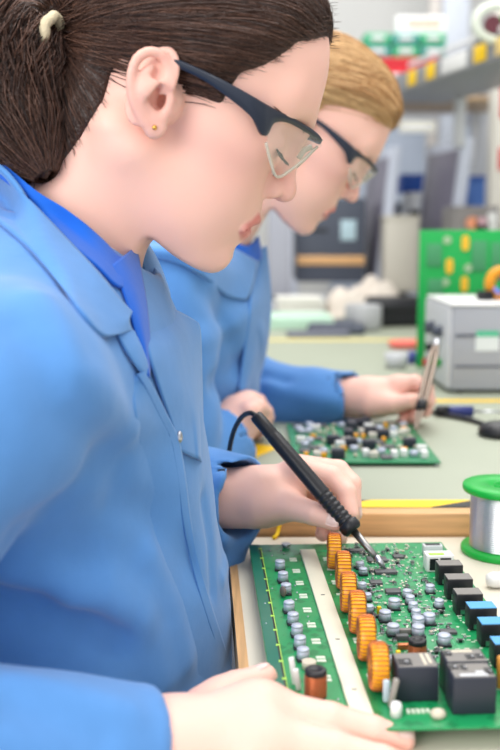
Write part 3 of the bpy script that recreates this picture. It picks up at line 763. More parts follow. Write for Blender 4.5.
# blue boxes on the back bench
E, w, h = bx('blue_crate', 402, 176, 424, 192, Y3+.46, .2, m_blue, 'small blue crate behind the beige box', 'crate'); MB().box((0, 0, h+.002), (w*1.04, .21, .01)).build('rim', m_blue, E)
E, w, h = bx('blue_crate', 464, 178, 486, 290, Y3+.25, .2, mat('mid_blue', (70, 110, 180), .5), 'tall blue crate right of the black bottle', 'crate'); MB().box((0, 0, h+.002), (w*1.04, .21, .01)).build('rim', m_blue, E)
E, w, h = bx('letter_tray', 408, 192, 424, 290, Y3+.3, .2, m_offw, 'pale letter trays stacked behind the beige box', 'letter tray')
for k in range(3): MB().box((0, -.101, h*(.2+.28*k)), (w*.9, .004, h*.12)).build('slot', m_black, E)
E, w, h = bx('equipment_box', 452, 206, 500, 290, Y3-.3, .2, mat('taupe_grey', (134, 130, 128), .5), 'taupe equipment box with coloured knobs behind the upright green board', 'box')
Y0 = -.102
MB().cyl((-w*.12, Y0, h*.80), (-w*.12, Y0-.02, h*.80), .018, n=20).build('knob', mat('peach_plastic', (240, 160, 120), .5), E)
MB().cyl((w*.08, Y0, h*.78), (w*.08, Y0-.02, h*.78), .02, n=20).build('knob', m_black, E); MB().cyl((w*.08, Y0-.02, h*.82), (w*.08, Y0-.03, h*.82), .012, n=16).build('knob', mat('pink_plastic', (225, 180, 190), .5), E)
MB().box((w*.34, Y0, h*.8), (w*.22, .01, h*.25), .003).build('white_plate', m_white, E)
# --- back wall things: panels, lamp rail, rack, column
E = empty('wall_panel', tuple(at(440, 235, 4.98)), (0, 0, 0), 'blue grey partition panel on the back wall', 'panel')
pa = at(330, 330, 4.98); pb = at(486, 122, 4.98)
MB().box(((pa[0]+pb[0])/2-E.location[0], 0, (pa[2]+pb[2])/2-E.location[2]), (pb[0]-pa[0], .03, pb[2]-pa[2]), .004).build('panel', m_wallb, E)
MB().box(((pa[0]+pb[0])/2-E.location[0], -.02, pb[2]-E.location[2]), (pb[0]-pa[0], .03, .03), .004).build('rail', m_offw, E)
r0 = at(398, 104, 4.2); r1 = at(492, 104, 4.2)
RK = empty('rack_frame', (r1[0]-.03, 4.2, 0), (0, 0, 0), 'pale grey metal rack frame with a curved bracket behind the monitors', 'rack')
m_rack = mat('rack_grey', (205, 210, 222), .45)
MB().box((-.35, 0, r1[2]), (.9, .05, .085), .01).build('beam', m_rack, RK)
MB().box((.06, 0, 1.0), (.07, .06, 2.0), .006).build('post', m_rack, RK)
MB().box((-.78, 0, 1.0), (.05, .06, 2.0), .006).build('post', m_rack, RK)
MB().tube(crom([(-.10, 0, r1[2]-.03), (-.03, 0, r1[2]-.05), (.02, 0, r1[2]-.11), (.035, 0, r1[2]-.2)], 6), .035, n=10).build('bracket', m_rack, RK)
lp = at(417, 127, 4.1)
L_ = empty('strip_light', tuple(lp), (0, 0, 0), 'short white strip light under the rack beam', 'lamp')
MB().cyl((-.07, 0, 0), (.07, 0, 0), .022, n=20).build('tube', mat('lamp_white', (235, 235, 225), .4, emit=(255, 252, 240), estr=.25), L_); MB().box((0, .02, .03), (.15, .03, .03), .004).build('holder', m_offw, L_); MB().box((0, .05, .06), (.03, .12, .02), .003).build('arm', m_offw, L_)
cx = at(494, 200, 3.23)
K = empty('column', (cx[0]+.045, 3.23, 0), (0, 0, 0), 'off white column with red tags at the right edge', 'column')
MB().box((0, 0, 1.1), (.13, .07, 2.2), .006).build('post', mat('warm_white', (222, 218, 208), .6), K)
for py, h, mm in ((100, .12, m_red), (160, .07, mat('tag_red', (215, 80, 80), .5))):
    z = at(498, py, 3.23)[2]; MB().box((-.02, -.037, z), (.05, .004, h), .001).build('tag', mm, K)
# dark column and post high at right of the sign
d0 = at(455, 20, 4.6); E = empty('pipe', (d0[0], 4.6, 0), (0, 0, 0), 'pale blue grey square pipe running up the back wall', 'pipe')
MB().box((0, 0, 1.25), (.12, .08, 2.5), .008).build('pipe_body', mat('pipe_grey', (190, 196, 206), .5), E)
MB().box((-.085, .02, 1.25), (.05, .04, 2.5), .004).build('conduit', mat('conduit_grey', (196, 190, 184), .5), E)
# --- diagonal shelf rail high at right, with tags, reel
sa = V(.440, 3.20, 1.480); sb = V(.66, 2.28, 1.480); sdir = sb-sa; sL = np.linalg.norm(sdir); sang = math.atan2(sdir[1], sdir[0])
SH = empty('shelf', tuple(sa), (0, 0, sang), 'grey metal overhead shelf with yellow tags and a white strip label', 'shelf')
MB().box((sL/2, .12, -.014), (sL+.3, .25, .028), .003).build('shelf_board', mat('shelf_grey', (150, 152, 158), .5), SH)
MB().box((sL/2, -.012, -.005), (sL+.3, .012, .056), .003).build('front_lip', mat('lip_grey', (140, 142, 146), .45), SH)
MB().box((sL/2+.2, -.006, .042), (sL+.1, .008, .012), .002).build('bright_edge', m_white, SH)
for t, w, mm, nm in ((.22, .055, m_yellow, 'yellow_tag'), (.36, .055, m_yellow, 'yellow_tag'), (.68, .065, m_yellow, 'yellow_tag'), (.80, .06, mat('tag_cream', (235, 205, 130), .5), 'cream_tag'), (.52, .15, m_white, 'white_label')):
    MB().box((sL*t, -.0205, -.004), (w, .004, .042), .001).build(nm, mm, SH)
for x in (.0, sL): MB().box((x, .23, -.10), (.03, .03, .16), .003).build('bracket', m_offw, SH)
rp_ = sa+sdir*.74
rq = at(497, 45, 2.5)
RL = empty('tape_reel', (rq[0], 2.5, 1.482), (0, 0, sang), 'white plastic reel standing on the overhead shelf', 'reel')
b = MB(); n = 48
b.tube([(0, .058*math.cos(2*math.pi*i/n), .052+.040*math.sin(2*math.pi*i/n)) for i in range(n)], .011, n=12, closed=True); b.build('rim', mat('reel_white', (215, 222, 208), .4), RL)
MB().cyl((-.012, -.01, .05), (.0, -.01, .05), .022, n=24).build('hub', mat('wine', (100, 50, 60), .5), RL)
MB().box((.0, .03, .062), (.02, .04, .02), .004).build('green_core', m_green, RL)
q_ = sa+sdir*.55
o = MB().box((0, 0, .035), (.08, .08, .07), .02).build('black_pouch', m_black, None, None, (q_[0]+.07, q_[1]+.02, 1.480), (0, 0, sang)); tag(o, 'black pouch on the overhead shelf beside the reel', 'pouch')
# --- upper cupboard shelf with green boxes, red tray and a sign with orange lines
YU = 4.0; us = at(400, 76, YU); 
U = empty('wall_shelf', (us[0], YU, us[2]), (0, 0, 0), 'pale wall shelf carrying green boxes and a red tray', 'shelf')
MB().box((.05, .1, -.012), (.62, .34, .024), .003).build('shelf_board', m_white, U)
MB().box((-.26, .1, -.35), (.03, .3, .66), .003).build('upright', m_offw, U); MB().box((.35, .1, -.35), (.03, .3, .66), .003).build('upright', m_offw, U)
m_gb = [mat('box_green', (60, 165, 120), .5), mat('box_green_dark', (70, 150, 140), .5)]
for k, (x0, x1) in enumerate(((364, 391), (392, 419), (420, 446))):
    for j, (y0, y1) in enumerate(((38, 47), (48, 58))):
        a = at(x0, y1, YU-.02); b_ = at(x1, y0, YU-.02)
        lab = ('%s green box in the %s row on the wall shelf, %s' % (('upper', 'lower')[j], ('top', 'bottom')[j], ('at the left end', 'in the middle', 'at the right end')[k]))
        zz = us[2]+.062+(1-j)*.048
        E = empty('parts_box', ((a[0]+b_[0])/2, YU+.07, zz), (0, 0, 0), lab, 'box', 'green boxes on the wall shelf')
        MB().box((0, 0, .023), (b_[0]-a[0]-.004, .2, .045), .004).build('body', m_gb[(k+j) % 2], E)
        MB().box((0, -.102, .026), ((b_[0]-a[0])*.5, .003, .018), .001).build('box_label', m_offw, E)
a = at(370, 68, YU-.05); b_ = at(446, 60, YU-.05)
E = empty('tray', ((a[0]+b_[0])/2, YU+.06, us[2]), (0, 0, 0), 'red tray under the green boxes on the wall shelf', 'tray')
MB().box((0, 0, .03), (b_[0]-a[0], .24, .06), .006).build('body', m_red, E); MB().box((0, -.122, .05), (b_[0]-a[0]+.006, .008, .012), .002).build('rim', m_red, E)
zz = us[2]+.062+.096
a = at(397, 37, YU); b_ = at(448, 17, YU)
E = empty('sign', ((a[0]+b_[0])/2, YU+.05, zz), (0, 0, 0), 'white card with pale orange lines leaning on the green boxes', 'sign')
MB().box((0, 0, (b_[2]-a[2])/2), (b_[0]-a[0], .03, b_[2]-a[2]), .002).build('card', m_white, E)
for k in range(3): MB().box((.012, -.016, (b_[2]-a[2])*(.45+.16*k)), ((b_[0]-a[0])*.66, .002, .008)).build('orange_line', mat('pale_orange', (240, 190, 170), .6), E)
# sloping white bin in front of the tray
a = at(425, 83, 3.55); E = empty('binder', (a[0]-.02, 3.6, a[2]-.02), (0, -.18, 0), 'white sloping binder in front of the red tray', 'binder')
MB().box((0, 0, .025), (.24, .2, .045), .004).build('cover', m_white, E); MB().box((-.06, -.102, .02), (.06, .004, .03), .001).build('spine_label', mat('teal_grey', (110, 130, 130), .5), E)
bp_ = E.location
S2 = empty('side_shelf', (bp_[0]+.05, 3.6, bp_[2]-.04), (0, 0, 0), 'narrow brown shelf board under the white binder', 'shelf')
MB().box((0, .05, 0), (.5, .35, .02), .003).build('shelf_board', mat('brown_board', (176, 150, 120), .5), S2); MB().box((.2, .2, -.1), (.02, .02, .2)).build('bracket', m_offw, S2); MB().box((-.2, .2, -.1), (.02, .02, .2)).build('bracket', m_offw, S2)
# ================================================================== PEOPLE
m_skin = mat('skin', (243, 194, 178), .46, noise=.05, nscale=26, bump=.06, bscale=900, sss=.12, spec=.35)
def tinted(m, lip):
    nt = m.node_tree; b = nt.nodes['Principled BSDF']; src = b.inputs['Base Color'].links[0].from_socket
    a = nt.nodes.new('ShaderNodeAttribute'); a.attribute_name = 'tint'
    mx = nt.nodes.new('ShaderNodeMix'); mx.data_type = 'RGBA'; mx.inputs[7].default_value = (*lin(lip), 1)
    nt.links.new(a.outputs['Fac'], mx.inputs[0]); nt.links.new(src, mx.inputs[6]); nt.links.new(mx.outputs[2], b.inputs['Base Color'])
tinted(m_skin, (212, 116, 112))
m_lip = mat('lip', (208, 122, 118), .38, sss=.1)
m_nail = mat('nail', (240, 205, 195), .25, sss=.05)
m_eye = mat('eye_white', (225, 225, 222), .2)
m_iris = mat('iris', (70, 60, 50), .2)
def cloth_mat(name, c, k=.06, weave=900):
    m = mat(name, c, .82, noise=k, nscale=60, spec=.25); nt = m.node_tree; b = nt.nodes['Principled BSDF']
    b.inputs['Sheen Weight'].default_value = .25
    tc = nt.nodes.new('ShaderNodeTexCoord'); n2 = nt.nodes.new('ShaderNodeTexNoise'); n2.inputs['Scale'].default_value = weave; n2.inputs['Detail'].default_value = 2
    n3 = nt.nodes.new('ShaderNodeTexNoise'); n3.inputs['Scale'].default_value = 22; n3.inputs['Detail'].default_value = 3
    bp = nt.nodes.new('ShaderNodeBump'); bp.inputs['Strength'].default_value = .12; bp.inputs['Distance'].default_value = .001
    bp2 = nt.nodes.new('ShaderNodeBump'); bp2.inputs['Strength'].default_value = .25; bp2.inputs['Distance'].default_value = .006
    nt.links.new(tc.outputs['Object'], n2.inputs['Vector']); nt.links.new(tc.outputs['Object'], n3.inputs['Vector'])
    nt.links.new(n3.outputs['Fac'], bp2.inputs['Height']); nt.links.new(bp2.outputs['Normal'], bp.inputs['Normal'])
    nt.links.new(n2.outputs['Fac'], bp.inputs['Height']); nt.links.new(bp.outputs['Normal'], b.inputs['Normal']); return m
m_coat = cloth_mat('coat_cloth', (88, 143, 206)); m_shirt = cloth_mat('shirt_cloth', (18, 98, 206))
m_thread = mat('seam_thread', (66, 122, 190), .8)
class Head:
    def __init__(s, O, pitch, Y, sc=1.0):
        s.O = V(*O); c, n = math.cos(pitch), math.sin(pitch); s.sc = sc; s.Y = Y
        s.A = np.array([[c, 0, -n], [n, 0, c], [0, -1, 0]])      # rows: forward, up, side (towards the viewer)
    def loc(s, p): return (np.asarray(p)-s.O.astype(np.float32))@s.A.T.astype(np.float32)/s.sc
    def wld(s, q): return s.O+(np.asarray(q, dtype=float)*s.sc)@s.A
    def px(s, x, y, side=0.): return s.loc(at(x, y, s.Y-side*s.sc))
Y1 = .77; H1 = Head(at(158, 100, Y1), math.radians(28), Y1)
Y2_ = 1.34; H2 = Head(at(290, 132, Y2_), math.radians(38), Y2_)
# --- face profile traced on the middle plane of the head
prof_px = [(327, 40), (328, 51), (327.5, 64), (325.5, 80), (322, 95), (318.5, 108), (316, 120), (314, 128), (309.5, 137), (304.5, 146), (300, 156), (297.5, 165), (296.5, 172), (296.5, 180), (297, 188), (296, 195), (292.5, 201), (286, 204.5), (278, 205.5), (271, 206), (267, 209), (265.5, 214), (264.8, 219), (262.5, 223.5), (257.5, 226), (253, 228.3), (252.6, 231.5), (251.2, 236), (247.5, 240.5), (241.5, 243.8), (236.5, 246.8), (234, 251), (232.8, 257), (229.5, 263), (223.5, 269), (214, 272.8), (204, 271.5), (190, 264), (176, 255), (166, 246.5), (158.5, 240), (153, 238.5), (148, 242), (140, 252), (128, 268), (112, 292), (100, 320)]
prof = np.array([H1.px(x, y)[:2] for x, y in prof_px])
POLY = np.concatenate([[(-.05, .30), (.02, .20), (.056, .128), (.0765, .1125)], crom(prof, 2), [(-.30, -.42), (-.40, .30)]])
ear_px = lambda x, y: H1.loc(at(x, y, Y1-.082))[:2]
helix = crom([ear_px(*p) for p in [(161, 92), (167, 82), (169, 70), (165, 59), (157, 53.5), (147, 54), (138, 61), (133, 74), (132, 88), (134, 101), (139, 112), (145, 121), (150, 129)]], 2)
anti = crom([ear_px(*p) for p in [(152, 68), (144, 77), (142, 90), (145, 103), (151, 112), (158, 116)]], 2)
tragus = np.array([ear_px(*p) for p in [(170, 90), (168, 100), (167, 109), (163, 116)]])
lobe = ear_px(155, 126); econ = ear_px(157, 103); ecen = ear_px(150, 88); etri = ear_px(157, 70); ehole = ear_px(163, 100)
nk0 = H1.px(118, 128); nk1 = H1.px(66, 262)
tip = H1.px(287, 193); root = H1.px(303, 140)
mouthc = H1.px(244, 228, .024); up_l = H1.px(259, 221.5); lo_l = H1.px(247.5, 235)
eyec = H1.px(279, 146, .034)
def head_sdf(q, neck_to=None, ear=True):
    """q in head space (forward, up, side)"""
    s = np.abs(q[:, 2]); p = np.stack([q[:, 0], q[:, 1], s], 1)
    E = lambda c, r: ell(p, c, r)
    d = E((.014, .045, 0), (.094, .083, .073))
    d = smin(d, E((.048, .052, 0), (.064, .062, .062)), .02)                # forehead
    d = smin(d, E((.046, -.020, 0), (.050, .080, .056)), .02)               # face core
    d = smin(d, E((.062, .002, .040), (.032, .022, .023)), .018)            # cheek bones
    d = smin(d, E((.066, -.034, .024), (.032, .036, .026)), .018)           # cheek
    d = smin(d, E((.074, -.046, 0), (.034, .034, .032)), .012)              # muzzle
    d = smin(d, cone(p, (.012, -.040, .050), (.076, -.083, .013), .016, .018), .02)
    d = smin(d, E((.046, -.058, 0), (.048, .038, .046)), .02)
    d = smin(d, E((.090, -.082, 0), (.019, .017, .021)), .010)              # chin
    d = smin(d, cone(p, (.103, .042, .004), (.084, .043, .042), .012, .011), .014)   # brow
    d = smax(d, -E((.116, .020, .032), (.020, .0150, .020)), .012)           # eye socket
    d = smin(d, ell(p, (eyec[0]-.0095, eyec[1], .033), (.0125, .0120, .0145)), .004)   # lids over the eye ball
    d = smin(d, cone(p, (eyec[0]-.001, eyec[1]-.006, .027), (eyec[0]-.006, eyec[1]-.0055, .043), .0022, .0018), .003)
    # nose
    n = cone(p, (root[0]-.010, root[1]+.004, 0), (tip[0]-.005, tip[1]+.008, 0), .0100, .0085)
    n = smin(n, ell(p, (tip[0]-.003, tip[1]+.002, 0), (.0115, .0105, .0100)), .006)
    n = smin(n, ell(p, (tip[0]-.0140, tip[1]-.0030, .0105), (.0100, .0082, .0058)), .005)
    d = smin(d, n, .006)
    d = smax(d, -ell(p, (tip[0]-.0095, tip[1]-.0105, .0070), (.0075, .0048, .0034)), .0025)
    d = smax(d, -cone(p, (tip[0]-.0255, tip[1]+.001, .0178), (tip[0]-.0245, tip[1]-.0085, .0180), .0012, .0010), .004)   # crease round the wing of the nose
    # lips
    d = smin(d, chain(p, [(mouthc[0], mouthc[1]+.0008, .024), (up_l[0]-.0065, up_l[1]-.0005, .012), (up_l[0]-.0045, up_l[1]-.0008, 0)], [.0025, .0052, .0062], .003), .004)
    d = smin(d, chain(p, [(mouthc[0], mouthc[1]-.001, .0235), (lo_l[0]-.0075, lo_l[1]+.0015, .012), (lo_l[0]-.006, lo_l[1]+.001, 0)], [.0022, .0060, .0072], .003), .004)
    mid = (np.array(up_l[:2])+np.array(lo_l[:2]))/2
    d = smax(d, -chain(p, [(mouthc[0]+.0005, mouthc[1], .0235), (mid[0]-.0025, mid[1]-.0003, .012), (mid[0]+.001, mid[1], 0)], [.0004, .0011, .0014], .001), .0022)
    # neck
    nk = cone(p, (nk0[0], nk0[1], 0), (nk1[0], nk1[1], 0), .050, .054)
    nk = smin(nk, cone(p, (-.012, -.035, .052), (nk1[0]+.05, nk1[1]-.0, .015), .012, .009), .02)
    d = smin(d, nk, .022)
    m = (d < .02) & (q[:, 0] > .02)
    if m.any(): d[m] = smax(d[m], poly2(q[m, :2], POLY), .004)
    if ear:
        m = (s > .045) & (np.abs(p[:, 0]-ecen[0]) < .05) & (np.abs(p[:, 1]-ecen[1]) < .06)
        if m.any():
            pe = p[m]; de = d[m]
            so = lambda f: .0775+np.clip(.012-f, -.02, .045)*.42          # ear leans out towards its back edge
            P3 = lambda a, o=0.: [(float(x), float(y), float(so(x))+o) for x, y in a]
            plate = ell(pe, (ecen[0], ecen[1]+.002, so(ecen[0])-.004), (.0165, .0285, .0048), np.array([[math.cos(.38), 0, math.sin(.38)], [0, 1, 0], [-math.sin(.38), 0, math.cos(.38)]]).T)
            e = plate
            e = smin(e, cone(pe, (ecen[0]+.006, ecen[1]-.004, .066), (ecen[0], ecen[1]-.002, so(ecen[0])-.003), .018, .013), .006)
            e = smax(e, -ell(pe, (econ[0], econ[1]+.001, so(econ[0])+.004), (.0085, .0125, .0085)), .004)
            e = smax(e, -ell(pe, (etri[0], etri[1]-.001, so(etri[0])+.0035), (.0065, .0055, .0045)), .003)
            e = smin(e, chain(pe, P3(helix, .0015), [.0022]+[.0029]*23+[.0033], .002), .0035)
            e = smin(e, chain(pe, P3(anti, .0012), [.0022]+[.0027]*9+[.0022], .002), .004)
            e = smin(e, chain(pe, P3(tragus, .0015), [.0022, .004, .004, .003], .002), .003)
            e = smin(e, ell(pe, (lobe[0], lobe[1], so(lobe[0])+.0005), (.0072, .0085, .0042)), .004)
            e = smax(e, -ell(pe, (ehole[0]-.001, ehole[1], so(ehole[0])-.004), (.004, .005, .008)), .003)
            d[m] = smin(de, e, .004)
    return d
def skin_tint(q):
    """natural colour of the skin: lips, and a little more pink on cheeks, nose and ears"""
    p = np.stack([q[:, 0], q[:, 1], np.abs(q[:, 2])], 1)
    a = chain(p, [(mouthc[0], mouthc[1]+.0005, .023), (up_l[0]-.006, up_l[1]-.0015, .012), (up_l[0]-.004, up_l[1]-.002, 0)], [.0034, .0058, .0062])
    b = chain(p, [(mouthc[0], mouthc[1]-.001, .0225), (lo_l[0]-.0075, lo_l[1]+.0015, .012), (lo_l[0]-.006, lo_l[1]+.001, 0)], [.0034, .0066, .0078])
    t = np.clip(1-(np.minimum(a, b)-.0002)/.0018, 0, 1)*.85
    mid = (np.array(up_l[:2])+np.array(lo_l[:2]))/2
    ml = chain(p, [(mouthc[0]+.0005, mouthc[1], .0235), (mid[0]-.0025, mid[1]-.0003, .012), (mid[0]+.001, mid[1], 0)], [.0006, .0009, .0009])
    t = np.maximum(t, np.clip(1-ml/.0014, 0, 1)*1.6)
    ck = .16*np.exp(-(((p-np.array([.075, -.012, .05], dtype=np.float32))/np.array([.028, .024, .03], dtype=np.float32))**2).sum(1))
    ns = .20*np.exp(-(((p-np.array([tip[0], tip[1], 0], dtype=np.float32))/.016)**2).sum(1))
    er = .14*((p[:, 2] > .078) & (np.abs(p[:, 0]-ecen[0]) < .03))
    return np.maximum(np.maximum(t, ck), np.maximum(ns, er))
def set_attr(o, name, val):
    a = o.data.attributes.new(name, 'FLOAT', 'POINT'); a.data.foreach_set('value', np.asarray(val, dtype=np.float32))
def hand_fn(palm, fingers, kp=.010):
    def f(p):
        d = None
        for c in palm:
            e = cone(p, c[0], c[1], c[2], c[3]); d = e if d is None else smin(d, e, .014)
        fg = None
        for P, R in fingers:
            e = chain(p, P, R, .0025); fg = e if fg is None else smin(fg, e, .0022)
        return smin(d, fg, kp)
    return f
def bounds(pts, m=.06):
    P = np.array(pts); return P.min(0)-m, P.max(0)+m
def A(px, py, Y): return tuple(at(px, py, Y))
def hand_mesh(palm, fingers, h=.0014, kp=.010, clip=None):
    f = hand_fn(palm, fingers, kp)
    pts = [x for c in palm for x in c[:2]]+[x for P, R in fingers for x in P]
    lo, hi = bounds(pts, .045); g = f if clip is None else (lambda p: np.maximum(f(p), clip(p)))
    v, F = surf(g, lo, hi, h); v = relax(g, v, 1); return v, F
def fing(*a):
    """(px,py,Y,r) joints -> points, radii"""
    return [A(x, y, Y) for x, y, Y, r in a], [r for *_, r in a]
def nail(P, R, side, w=.0062, l=.0105):
    """thin curved plate on the last joint of a finger; side = outward direction"""
    a, b = V(*P[-2]), V(*P[-1]); t = (b-a)/np.linalg.norm(b-a); n = V(*side); n -= t*(n@t); n /= np.linalg.norm(n); x = np.cross(t, n)
    c = b-t*.001; r = R[-1]; v = []; nu, nv = 9, 7
    for i in range(nv):
        for j in range(nu):
            u = (j/(nu-1)-.5)*2; s = (i/(nv-1)-.45); ww = w*(1-.25*max(0, s)**2*4); ang = u*ww/r*.95
            dr = r+.00055-(.0006 if s > .3 else 0)
            v.append(c+t*(s*l)+n*math.cos(ang)*dr+x*math.sin(ang)*dr)
    f = [(i*nu+j, i*nu+j+1, (i+1)*nu+j+1, (i+1)*nu+j) for i in range(nv-1) for j in range(nu-1)]
    v = np.array(v); inn = c+(v-c)*.93
    k = len(v); F = list(f)+[tuple(k+i for i in q[::-1]) for q in f]
    for i in range(nv-1):
        for j in (0, nu-1): q = (i*nu+j, (i+1)*nu+j, (i+1)*nu+j+k, i*nu+j+k); F.append(q)
    for j in range(nu-1):
        for i in (0, nv-1): q = (i*nu+j, i*nu+j+1, i*nu+j+1+k, i*nu+j+k); F.append(q)
    return np.concatenate([v, inn]), np.array(F)
def shell_hit(fn, px, py, y0=.35, y1=1.6):
    """depth where the line of sight first meets a cloth surface"""
    r = ray(px, py); r = r/r[1]
    t = y0
    for _ in range(200):
        d = float(fn((CAM+r*t)[None].astype(np.float32))[0])
        if d < .0004: return t
        t += max(d*.6, .0004)
        if t > y1: return None
    return None
# --- hair
def hairmat(name, dark, light, rough=.38):
    m = mat(name, dark, rough, spec=.45); nt = m.node_tree; b = nt.nodes['Principled BSDF']
    a = nt.nodes.new('ShaderNodeAttribute'); a.attribute_name = 'strand'; mx = nt.nodes.new('ShaderNodeMix'); mx.data_type = 'RGBA'
    mx.inputs[6].default_value = (*lin(dark), 1); mx.inputs[7].default_value = (*lin(light), 1)
    nt.links.new(a.outputs['Fac'], mx.inputs[0]); nt.links.new(mx.outputs[2], b.inputs['Base Color'])
    tc = nt.nodes.new('ShaderNodeTexCoord'); n2 = nt.nodes.new('ShaderNodeTexNoise'); n2.inputs['Scale'].default_value = 420; bp = nt.nodes.new('ShaderNodeBump'); bp.inputs['Strength'].default_value = .6; bp.inputs['Distance'].default_value = .002
    nt.links.new(tc.outputs['Object'], n2.inputs['Vector']); nt.links.new(n2.outputs['Fac'], bp.inputs['Height']); nt.links.new(bp.outputs['Normal'], b.inputs['Normal']); return m
def scalp_hair(H, poly_loc, thick, tie, n, seed, wild=.0013, rad=.00034, T=12, lift=.0, reach=(.6, 1.0), zmax=None):
    """cap of hair over the scalp inside an outline, plus combed strands; returns cap and strand meshes in world space"""
    base = lambda q: head_sdf(q, ear=False)
    def cap(p):
        q = H.loc(p).astype(np.float32); d = base(q)
        m = d < .03; o = np.full(len(q), .01, dtype=np.float32)
        if m.any():
            pd = poly2(q[m, :2], poly_loc); o[m] = smax(d[m]-thick(q[m])*np.clip(.05-pd/.020, 0, 1), pd, .002)
        return np.where(m, o, d)
    lo = H.O-.17*H.sc; hi = H.O+.19*H.sc
    v, f = surf(cap, lo, hi, .0030); v = relax(cap, v, 1)
    rs = np.random.default_rng(seed)
    q = H.loc(v); pd0 = poly2(q[:, :2], poly_loc); ok = (base(q.astype(np.float32)) > thick(q)*np.clip(.05-pd0/.020, 0, 1)*.5-.0006) & (base(q.astype(np.float32)) > -.001); q = q[ok]; pd0 = pd0[ok]
    wgt = 1+3.0*np.exp(-(pd0/.008)**2); wgt /= wgt.sum(); st = q[rs.choice(len(q), n, p=wgt)]+rs.normal(0, .0016, (n, 3))
    B = np.asarray(tie, dtype=float); B = np.stack([np.full(n, B[0]), np.full(n, B[1]), np.full(n, B[2])], 1)+rs.normal(0, .006, (n, 3))
    rc = rs.uniform(reach[0], reach[1], n); rf = np.ones(n)
    nbaby = n//6; pq = poly2(st[:, :2].astype(np.float32), poly_loc); near = np.argsort(np.abs(pq+.003))[:nbaby*2:2]
    dr = st[near]-B[near]; dr /= np.linalg.norm(dr, axis=1, keepdims=True); st[near] += dr*rs.uniform(0, .009, (len(near), 1)); rc[near] = rs.uniform(.12, .3, len(near)); rf[near] = .55
    t = np.linspace(0, 1, T)[None, :, None]*rc[:, None, None]
    P = st[:, None]*(1-t)+B[:, None]*t
    off = rs.uniform(-.0012, wild, n)
    flat = P.reshape(-1, 3)
    for _ in range(4):
        fl = flat.astype(np.float32); d = base(fl); th = thick(fl)*np.clip(.05-poly2(fl[:, :2], poly_loc)/.020, 0, 1)+.0004; g = grad(base, fl, .001)
        tgt = th+np.repeat(off, T); mv = np.clip(tgt-d, 0, .03)
        flat = flat+g*mv[:, None]
    P = flat.reshape(n, T, 3); P = P+np.cumsum(rs.normal(0, .0002, P.shape), axis=1)
    r = rad*np.linspace(1, .75, T)[None]*rs.uniform(.6, 1.3, (n, 1))*rf[:, None]; r[:, 0] *= .3
    sv, sf = tubes(H.wld(P.reshape(-1, 3)).reshape(n, T, 3), r*H.sc)
    return (v, f), (sv, sf), np.repeat(np.clip(rs.normal(.42, .27, n), 0, 1), T*3)
def tail_hair(ctr, rad, n, seed, T=18, rs_=.0006, turns=.12):
    """bundle of strands along a centre curve (world points) with a radius at each point"""
    C = crom(ctr, 8); R = np.interp(np.linspace(0, 1, len(C)), np.linspace(0, 1, len(rad)), rad); rs = np.random.default_rng(seed)
    tt = np.linspace(0, 1, T); idx = tt*(len(C)-1); Ci = np.stack([np.interp(idx, np.arange(len(C)), C[:, k]) for k in range(3)], 1); Ri = np.interp(idx, np.arange(len(C)), R)
    tg = np.gradient(Ci, axis=0); tg /= np.linalg.norm(tg, axis=1, keepdims=True); x = np.cross(tg, V(0, 1, 0)); x /= np.linalg.norm(x, axis=1, keepdims=True); y = np.cross(tg, x)
    a = rs.uniform(0, 2*np.pi, n); q = rs.uniform(.80, 1.06, n); w = rs.normal(0, turns, n); ph = rs.uniform(0, 6.3, n); L = rs.uniform(.75, 1.05, n)
    an = a[:, None]+w[:, None]*tt[None]*2+.20*np.sin(tt[None]*8+ph[:, None]); rr = q[:, None]*(1+.07*np.sin(tt[None]*11+ph[:, None]*2))*Ri[None]
    P = Ci[None]+rr[..., None]*(np.cos(an)[..., None]*x[None]+np.sin(an)[..., None]*y[None])
    sv, sf = tubes(P, rs_*np.linspace(1, .6, T)[None]*rs.uniform(.6, 1.3, (n, 1)))
    core = lambda p: chain(p, [tuple(c) for c in Ci], list(Ri*np.interp(tt, [0, .75, 1], [.86, .84, .35])), .006)
    return (sv, sf), np.repeat(np.clip(rs.normal(.40, .28, n), 0, 1), T*3), core
# --- wrap-round safety glasses, built in head space
m_frame = mat('glasses_frame', (34, 42, 58), .32, spec=.5)
def clear_mat(name, c, alpha, rough=.05):
    m = mat(name, c, rough, spec=.6, alpha=alpha); return m
m_lens = clear_mat('clear_lens', (236, 238, 225), .10)
m_lensrim = clear_mat('lens_rim', (214, 212, 196), .55)
FR = [((166, 56), (168, 62), .0800), ((200, 70.5), (203, 78.5), .0795), ((230, 85), (231, 99), .078), ((250, 96), (251, 117), .0745), ((262, 103), (261, 134), .0690), ((268, 106.5), (266.5, 134), .0640), ((276, 111), (273, 122), .0570), ((290, 118), (288, 121.5), .0440), ((306, 127), (304.5, 130.5), .0250), ((316, 134), (314, 137.5), .0110), ((321, 139), (319, 143), 0)]
LN = [((264, 126), (266, 143), .0655), ((271, 119), (271, 163), .0585), ((280, 117), (277.5, 177), .0495), ((296, 122), (292, 169), .0345), ((309, 129), (305, 158.5), .0200), ((316, 136), (312.5, 151), .0090), ((319.5, 141), (317, 147), 0)]
def mirror_rows(cols):
    """columns (top,bottom) near side -> rows over both sides"""
    T_ = [c[0] for c in cols]+[(a[0], a[1], -a[2]) for a in (c[0] for c in cols[-2::-1])]
    B_ = [c[1] for c in cols]+[(a[0], a[1], -a[2]) for a in (c[1] for c in cols[-2::-1])]
    return T_, B_
